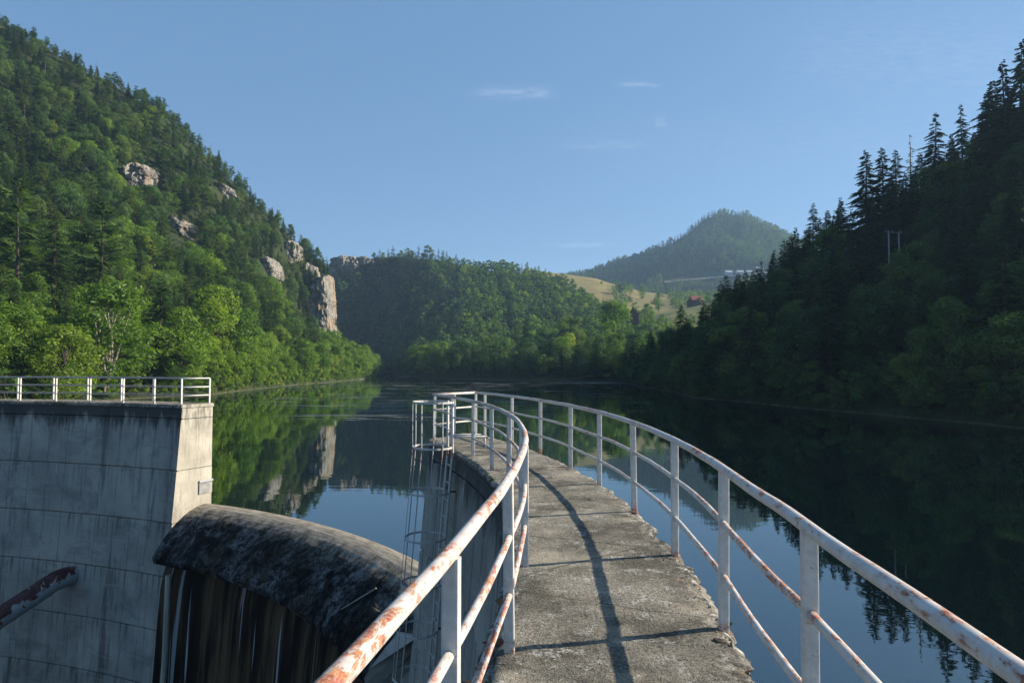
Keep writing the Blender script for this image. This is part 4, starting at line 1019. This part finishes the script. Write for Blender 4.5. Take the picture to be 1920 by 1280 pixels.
# ------------------------------------------------------------------ railings
def post_mb(p, t, h=1.0, w_=.062, d_=.05, lean=(0, 0)):
    b = MB(); a = R_(t); ax = (Vector((math.cos(a), math.sin(a), 0)), Vector((-math.sin(a), math.cos(a), 0)), Vector((0, 0, 1)))
    up = Vector((ax[0].x*lean[0]+ax[1].x*lean[1], ax[0].y*lean[0]+ax[1].y*lean[1], 1))
    # U-section: web plus two flanges joined by a rounded nose
    n = 10; sec = []
    W, Dp = w_/2, d_/2
    for (sx_, sy_) in ((1, 1), (-1, 1), (-1, -1), (1, -1)):
        for k in range(3):
            an = {(1, 1): 0, (-1, 1): 90, (-1, -1): 180, (1, -1): 270}[(sx_, sy_)]+k*45
            sec.append((sx_*(W-.009)+.009*math.cos(R_(an)), sy_*(Dp-.009)+.009*math.sin(R_(an))))
    v = []
    for z in (-.06, 0, h):
        for (x, y) in sec: v.append(Vector(p)+ax[0]*x+ax[1]*y+up*z)
    m = 12; f = [(i*m+k, i*m+(k+1) % m, (i+1)*m+(k+1) % m, (i+1)*m+k) for i in range(2) for k in range(m)]+[tuple(reversed(range(m))), tuple(range(2*m, 3*m))]
    b.add(v, f); return b
RH = [1.0, .66, .325]
def railing(name, r, angs, label, th_from, th_to, zbase=0.0, wear=None, end=None, mats=('paint', 'post'), rad=(.0285, .020, .020), gap=None, jit=1.0, h=1.0, pw=(.062, .05)):
    root = empty(name, pol(r, (angs[0]+angs[-1])/2, zbase), label, 'railing'); rj = random.Random(len(angs)*3+int(r*10))
    tops = []
    for i, t in enumerate(angs):
        ln = (rj.uniform(-.012, .012)*jit, rj.uniform(-.010, .010)*jit)
        post_mb(pol(r, t, zbase), t, h-.012, pw[0], pw[1], ln).build('post', M['postr'] if wear and i in wear else M[mats[1]], root)
    n = max(8, int((th_to-th_from)/.5)); b = MB()
    pts = [pol(r+.006*jit*mn.noise(Vector((k*.35, r, 1))), th_from+(th_to-th_from)*k/n, zbase+h+.009*jit*mn.noise(Vector((k*.3, r, 5)))) for k in range(n+1)]
    b.tube(pts, rad[0], 14); b.build('top_rail', M[mats[0]], root, True)
    stops = [th_from]+[a for a in angs if th_from < a < th_to]+[th_to]
    for lv in (1, 2):
        for a, c in zip(stops[:-1], stops[1:]):
            if gap and gap[0] < (a+c)/2 < gap[1]: continue
            b = MB(); m = 7; kk = rj.uniform(-.009, .009)*jit; ko = rj.uniform(-.012, .012)*jit
            pts = []
            for q in range(m+1):
                s = q/m; e = math.sin(math.pi*s)
                pts.append(pol(r+ko*e, a+(c-a)*s, zbase+RH[lv]*h+kk*e+.0025*rj.uniform(-1, 1)*jit))
            b.tube(pts, rad[lv], 10); b.build('middle_rail' if lv == 1 else 'lower_rail', M[mats[0]], root, True)
    return root
outer = [-22, -17.5, -13.1, -8.9, -5.1, -1.1, 3.2, 7.5, 11.4, 15.7, 19.9, 24.0]
ro = railing('walkway_railing', 24.0, outer+[25.4], 'white rust-flecked railing along the right, lake side of the curved walkway', -24, 25.4, wear=(6, 7), mats=('paintr', 'post'))
inner = [-19.2, -14.8, -10.4, -6.3, -2.0, 2.4, 6.9, 11.3, 15.6, 20.0]
ri_ = railing('walkway_railing', 22.69, inner+[23.5], 'white railing with heavy rust along the left edge of the curved walkway', -24, 23.5, gap=(17, 18.6), wear=(4,))
# end section closing the walkway
er = empty('end_railing', pol(23.3, 25.4), 'short white railing closing the far end of the walkway', 'railing')
for hh, rr_ in ((1.0, .03), (.66, .021), (.325, .021)):
    b = MB(); b.tube([pol(22.66, 23.5, hh), pol(24.0, 25.4, hh)], rr_, 10); b.build('rail', M['paint'], er, True)
post_mb(pol(23.3, 24.4, 0), 24.4, .98, .05, .04).build('post', M['post'], er)
# abutment railings
def th_for(px, r):
    a, b = 64.0, 140.0
    for _ in range(50):
        m = (a+b)/2; p = pol(r, m, 0)
        if 960+1280*p.x/p.y > px: a = m
        else: b = m
    return a
na = [65.3]+[th_for(p, 22.68) for p in (291, 233, 171, 107, 40, -30, -104, -182, -265, -352, -445)]
railing('abutment_railing', 22.68, na, 'long low railing along the near edge of the left abutment', 65.3, na[-1], .135, mats=('far_rail', 'post'), rad=(.024, .018, .018), h=1.02, jit=.6, pw=(.075, .05))
nb = [64.95]+[th_for(p, 23.9) for p in (289, 229, 166, 102, 35, -34, -108, -186, -269, -356)]
railing('abutment_railing', 23.9, nb, 'railing along the far, lake side edge of the left abutment', 64.95, nb[-1], .135, mats=('far_rail', 'post'), rad=(.024, .018, .018), h=1.02, jit=.6, pw=(.075, .05))
er = empty('end_railing', pol(23.3, 65, .135), 'bright white end section of the railing on the sunlit end of abutment', 'railing')
for hh in (1.02, .67, .33):
    b = MB(); b.tube([pol(22.68, 65.3, .135+hh), pol(23.9, 64.95, .135+hh)], .026, 10); b.build('rail', M['post'], er, True)

# ------------------------------------------------------------------ caged ladder
TL = 17.8
def lad(dr, dt, z):                          # dr: distance from the wall towards the valley, dt along the wall (m)
    zz_ = min(z, 0); return pol(rin(zz_)-dr, TL+math.degrees(dt/22.4), z)
ladder = empty('caged_ladder', lad(.12, 0, -14), 'grey steel ladder with round safety cage on the left side of the walkway wall', 'ladder')
ZB = -14.0
for s in (-1, 1):
    b = MB(); b.tube([lad(.12, .21*s, ZB), lad(.12, .21*s, 0), lad(.12, .21*s, .97)], .026, 8); b.build('stringer', M['post'], ladder, True)
z = ZB+.2; rung_me = None
while z < .95:
    b = MB(); b.tube([lad(.12, -.21, z), lad(.12, .21, z)], .013, 6); b.build('rung', M['cage'], ladder); z += .33
def hoop(z, n=20):
    b0 = R_(27); return [lad(.47-.385*math.cos(b0+(2*math.pi-2*b0)*k/n), -.46*math.sin(b0+(2*math.pi-2*b0)*k/n), z) for k in range(n+1)]
zs = [.95-.86*k for k in range(17)]
for z in zs:
    pts = hoop(z); b = MB(); v = []; f = []
    for i, p in enumerate(pts):
        for dz in (-.019, .019):
            for o_ in (0, .012): v.append(p+Vector((0, 0, dz))+Vector((o_, o_, 0)))
    for i in range(len(pts)-1):
        a = i*4; f += [(a, a+4, a+6, a+2), (a+1, a+3, a+7, a+5), (a+2, a+6, a+7, a+3), (a, a+1, a+5, a+4)]
    b.add(v, f); b.build('cage_hoop', M['cage'], ladder)
for k, rad_ in ((3, .010), (7, .011), (10, .006), (13, .011), (17, .011)):
    b = MB(); b.tube([hoop(z)[k] for z in zs[::-1]], rad_, 6); b.build('cage_bar', M['cage'], ladder, True)
for z in (-.75, -3.3, -5.9, -8.4):
    for s in (-1, 1):
        b = MB(); b.box((lad(.12, .21*s, z)+lad(-.02, .21*s, z))/2, (.16, .04, .03), (Vector((math.cos(R_(TL)), math.sin(R_(TL)), 0)), Vector((-math.sin(R_(TL)), math.cos(R_(TL)), 0)), Vector((0, 0, 1)))); b.build('wall_bracket', M['rust'], ladder)
for s in (-1, 1):                            # arms that hook over the deck
    b = MB(); a0 = lad(.12, .21*s, .62-.34*(s > 0)); a0 = lad(.12, .21*s, .27)
    b.tube([a0, a0+Vector((.3, .08, .02)), a0+Vector((.66, .2, .0)), a0+Vector((.72, .22, -.06)), a0+Vector((.73, .22, -.27))], .02, 8); b.build('deck_arm', M['post'], ladder, True)
for hz in (.66,):
    b = MB(); b.tube([lad(.12, -.21, hz), pol(22.66, 15.6, hz)], .019, 8); b.build('side_rail', M['paint'], ladder, True)
# bent rusty rods on the deck
b = MB(); q = pol(23.45, 23.4, 0); b.tube([q, q+Vector((.02, .0, .34))], .014, 6); b.tube([q, q+Vector((.14, .02, .36))], .012, 6); b.tube([q+Vector((0, 0, .01)), q+Vector((.3, 0, .03))], .012, 6)
setp(b.build('rusty_bracket', M['rust']), 'bent rusty iron rods standing on the far end of the deck', 'bracket')

# ------------------------------------------------------------------ pipe on the left wall
p0 = Vector(P(158, 1077, 29.2)); p1 = Vector(P(128, 1080, 28.1)); p2 = Vector(P(105, 1088, 27.6)); p3 = Vector(P(84, 1102, 27.3)); p4 = Vector(P(0, 1157, 26.6)); p5 = Vector(P(-300, 1355, 24.0))
pipe = empty('steel_pipe', p0, 'large rusty pipe coming out of the left dam wall', 'pipe')
b = MB(); b.tube([p0, p1, p1.lerp(p2, .5)+Vector((0, 0, .01)), p2, p2.lerp(p3, .5)+Vector((0, 0, .03)), p3, p4, p5], .39, 28); b.build('pipe_body', M['pipe'], pipe, True)
def ring(a, c, t, name, rr_, ln=.035):
    b = MB(); x = a.lerp(c, t); d = (c-a).normalized(); b.tube([x-d*ln, x+d*ln], rr_, 28); b.build(name, M['pipe'], pipe)
ring(p0, p1, .75, 'pipe_seam', .40, .015); ring(p1, p2, .4, 'pipe_seam', .402, .02); ring(p3, p4, .0, 'pipe_seam', .402, .02); ring(p3, p4, .35, 'pipe_seam', .402, .02); ring(p3, p4, .8, 'pipe_seam', .402, .02); ring(p4, p5, .3, 'pipe_seam', .402, .02)
ring(p0, p1, .25, 'wall_collar', .425, .08)

# ------------------------------------------------------------------ small things
b = MB(); b.tube([Vector(P(614, 1183, 17.9))+Vector((0, 0, .02)), Vector(P(672, 1134, 18.6))+Vector((0, 0, .1))], .018, 6)
def weir_z(r):
    pr = sorted(WP[1:13]); return float(np.interp(r, [p[0] for p in pr], [p[1] for p in pr]))
b = MB(); b.tube([pol(21.75, 34.5, weir_z(21.75)+.05), pol(22.45, 32.6, weir_z(22.45)+.07)], .022, 6)
setp(b.build('stick', M['pbark']), 'pale straight stick lying on the dark spillway', 'stick')
def twig(c, n, s, name, label, mat):
    b = MB(); r = random.Random(n+int(s*50))
    for k in range(n):
        a = r.random()*6.28; e = r.uniform(.2, 1.2); d = Vector((math.cos(a)*math.cos(e), math.sin(a)*math.cos(e), math.sin(e)*.7)); L = s*r.uniform(.5, 1)
        b.tube([c, c+d*L*.5+Vector((0, 0, .03*s)), c+d*L], [.008*s, .006*s, .002*s], 3, False)
        for q in range(3):
            m_ = c+d*L*r.uniform(.4, .9); d2 = (d+Vector((r.uniform(-1, 1), r.uniform(-1, 1), r.uniform(-.3, .6)))*.8).normalized(); b.tube([m_, m_+d2*L*.35], [.004*s, .0015*s], 3, False)
    o = b.build(name, mat); setp(o, label, 'plant')
twig(pol(22.2, 29.5, weir_z(22.2)), 14, .5, 'dry_twigs', 'small dry bush of pale twigs growing on the spillway', M['pbark'])
def weed(c, s, n, label, seed):
    r = np.random.RandomState(seed); V = []; F = []
    for k in range(n):
        a = r.rand()*6.28; e = r.uniform(.5, 1.4); L = s*r.uniform(.4, 1); d = np.array([math.cos(a)*math.cos(e), math.sin(a)*math.cos(e), math.sin(e)]); sd_ = np.array([-math.sin(a), math.cos(a), 0])*.09*L
        c_ = np.array(c); V += [c_-sd_*.3, c_+sd_*.3, c_+d*L*.6+sd_, c_+d*L+np.array([0, 0, -.12*L]), c_+d*L*.6-sd_]; q = len(V); F.append((q-5, q-4, q-3, q-2, q-1))
    o = link('weed', mesh_np('weed', V, F, [L_['grass']])); setp(o, label, 'plant')
weed(pol(24.06, 15.9, -.03), .13, 26, 'green weed sprig at the foot of a lake side post in the distance', 1)
weed(pol(22.62, 20.0, -.02), .16, 26, 'small green weed beside the top of the caged ladder', 2)
weed(pol(22.60, -5.4, -.03), .05, 22, 'tiny brown-green moss tuft by the near left post', 3)
weed(pol(22.56, 9.0, -.05), .10, 30, 'weed tuft on the crumbling left edge of the walkway', 4)
weed(pol(24.07, -4.7, -.05), .05, 20, 'tiny weed by the base of the near right post', 5)
# moss cushions near the posts
for (r0, t0, s0, lb) in ((22.60, -6.0, .045, 'rust-brown moss cushion behind the near left post'), (22.57, -7.4, .05, 'dark moss cushion at the left edge nearest the camera'), (23.93, -5.6, .03, 'dark moss cushion beside the near right post'),
                         (23.98, 2.9, .03, 'orange moss clump beside the rusty right post')):
    b = MB(); c = pol(r0, t0, .0); r = random.Random(int(t0*10)); v = []; f = []
    for i in range(7):
        for j in range(14):
            la = math.pi/2*i/6; lo = 2*math.pi*j/14; p = Vector((math.sin(la)*math.cos(lo)*1.5, math.sin(la)*math.sin(lo), math.cos(la)*.45))
            v.append(c+p*s0*(1+.45*mn.noise(p*3+c)))
    for i in range(6):
        for j in range(14): f.append((i*14+j, (i+1)*14+j, (i+1)*14+(j+1) % 14, i*14+(j+1) % 14))
    b.add(v, f); o = b.build('moss_cushion', M['rust'] if 'orange' in lb or 'rust' in lb else M['bark'], None, True); setp(o, lb, 'moss')

# ------------------------------------------------------------------ poles, cables, houses
def hpole():
    g = right.near(1670, 128); y = float(g[1]); a = Vector(P(1666, 433, 108)); c = Vector(P(1685, 434, 109.5))
    e = empty('utility_pole', (a.x, a.y, a.z-14), 'two-legged grey wooden power pole in front of the dark right bank', 'pole')
    for q in (a, c): b = MB(); b.tube([q+Vector((0, 0, -16)), q], [.15, .11], 8); b.build('pole_leg', M['wood'], e, True)
    b = MB(); b.tube([a+Vector((-.5, -.15, -.25)), c+Vector((.6, .15, -.2))], .05, 6); b.build('crossarm', M['wood'], e)
    for t in (-.3, .4, 1.2):
        b = MB(); q = a.lerp(c, t) if t > 0 else a+Vector((-.4, 0, 0)); b.tube([q+Vector((0, 0, -.22)), q+Vector((0, 0, .12))], [.05, .03], 6); b.build('insulator', M['white'], e)
    return a, c
a_, c_ = hpole()
for i, (pa, dst) in enumerate(((a_+Vector((-.4, 0, .1)), P(2150, 418, 80)), (c_+Vector((.4, 0, .1)), P(2150, 440, 84)))):
    b = MB(); B_ = Vector(dst); pts = [pa.lerp(B_, k/20)-Vector((0, 0, 2.2*math.sin(math.pi*k/20))) for k in range(21)]; b.tube(pts, .012, 4)
    setp(b.build('power_line', M['cable']), ('upper' if i == 0 else 'lower')+' power cable running right from the two-legged pole', 'cable')
b = MB()
def pole(px, base, top, D, label, r=.13):
    p = Vector(P(px, base, D)); t = Vector(P(px, top, D)); e = empty('utility_pole', p, label, 'pole', 'small power poles in the meadows')
    b = MB(); b.tube([p-Vector((0, 0, 2)), Vector((p.x, p.y, t.z))], [r, r*.7], 6); b.build('mast', M['wood'], e)
    b = MB(); b.box((p.x, p.y, t.z-.6), (1.6, .12, .12)); b.build('crossarm', M['wood'], e)
for px, ba, tp, D, lb in ((1093, 517, 508, 900, 'leftmost thin pole on the crest of the golden field'), (1120, 521, 511, 900, 'second thin pole from the left on the golden field crest'),
                          (1148, 527, 515, 900, 'third thin pole from the left on the golden field crest'), (1171, 535, 520, 900, 'rightmost thin pole on the crest of the golden field'),
                          (1281, 590, 552, 540, 'dark pole standing on the lower yellow field left of red roof'), (1265, 552, 540, 800, 'small pole in the shaded dip below the far hill')):
    pole(px, ba, tp, D, lb)
def house(px, py, D, w_, d_, wh, rh, rot, wallm, roofm, label, chim=False):
    c = Vector(P(px, py, D)); e = empty('house', c, label, 'house'); a = R_(rot); X = Vector((math.cos(a), math.sin(a), 0)); Y = Vector((-math.sin(a), math.cos(a), 0)); Zv = Vector((0, 0, 1)); ax = (X, Y, Zv)
    b = MB(); b.box(c+Zv*(wh/2-1.5), (w_, d_, wh+3), ax); b.add([c+X*(w_/2)*s+Y*(d_/2)*q+Zv*wh for s in (-1, 1) for q in (-1, 1)]+[c+X*(w_/2)*s+Zv*(wh+rh*.92) for s in (-1, 1)], [(0, 1, 4), (3, 2, 5), (0, 4, 5, 2), (1, 3, 5, 4)]); b.build('wall', wallm, e)
    b = MB(); ov = .7
    for q in (-1, 1):
        e0 = Y*(d_/2+ov)*q+Zv*(wh-.35); r0 = Zv*(wh+rh)
        v = [c+X*(w_/2+ov)*s+k for s in (-1, 1) for k in (e0, r0, r0+Zv*.25, e0+Zv*.25)]
        b.add(v, [(0, 1, 5, 4), (3, 7, 6, 2), (0, 4, 7, 3), (1, 2, 6, 5), (0, 3, 2, 1), (4, 5, 6, 7)])
    rf = b.build('roof', roofm, e)
    if chim: b = MB(); b.box(c+X*w_*.2+Zv*(wh+rh), (.7, .7, 1.6), ax); b.build('chimney', M['white'], rf)
    nw = max(2, int(w_/3))
    for k in range(nw):
        for lv in range(max(1, int(wh/2.8))):
            b = MB(); b.box(c+X*(w_*(k+.5)/nw-w_/2)-Y*(d_/2+.03)+Zv*(1.5+2.8*lv), (1.1, .1, 1.2), ax); b.build('window', M['win'], e)
    b = MB(); b.box(c-X*(w_/2+.03)*-1+Zv*1.3, (.1, 1.1, 1.3), ax); b.build('window', M['win'], e)
house(1187, 600, 470, 6.5, 8, 3.2, 5.2, 78, M['dwood'], M['roof'], 'dark red steep-roofed cabin among trees below the golden field')
house(1305, 569, 555, 9, 7, 2.6, 3.4, 12, M['dwood'], M['roof'], 'small house with a red roof on the crest of the lower yellow field')
house(1296, 572, 560, 5, 4, 2.2, 1.6, 8, M['dwood'], M['roof'], 'low shed just left of the red-roofed house')
house(1366, 514, 1190, 11, 8, 3.0, 3.3, 6, M['white'], M['groof'], 'leftmost white house in the row at the foot of far hill')
house(1387, 514, 1190, 11, 8, 3.3, 3.3, 3, M['white'], M['groof'], 'middle white house in the row at the foot of far hill')
house(1404, 513, 1190, 10, 8, 2.7, 2.8, 0, M['white'], M['groof'], 'white house behind the dark spruces at the foot of far hill')
house(1424, 509, 1195, 11, 8, 4.2, 4.4, -4, M['white'], M['groof'], 'rightmost and tallest white house with a pale blue roof')

# ------------------------------------------------------------------ air
def haze():
    x0, x1, y0, y1, z0, z1 = -3000, 3000, -600, 3200, -29, 420
    v = [(x, y, z) for z in (z0, z1) for y in (y0, y1) for x in (x0, x1)]
    me = mesh_np('haze', v, [(0, 2, 3, 1), (4, 5, 7, 6), (0, 1, 5, 4), (2, 6, 7, 3), (0, 4, 6, 2), (1, 3, 7, 5)], [])
    m = bpy.data.materials.new('haze_air'); m.use_nodes = True; nt = m.node_tree; nt.nodes.clear(); o = nt.nodes.new('ShaderNodeOutputMaterial'); pv = nt.nodes.new('ShaderNodeVolumePrincipled')
    pv.inputs['Color'].default_value = (.42, .68, 1, 1); pv.inputs['Density'].default_value = .00017; pv.inputs['Anisotropy'].default_value = .2
    nt.links.new(pv.outputs[0], o.inputs['Volume']); me.materials.append(m); h = link('haze', me); h['kind'] = 'stuff'; h['label'] = 'thin blue summer haze filling the valley'
haze()
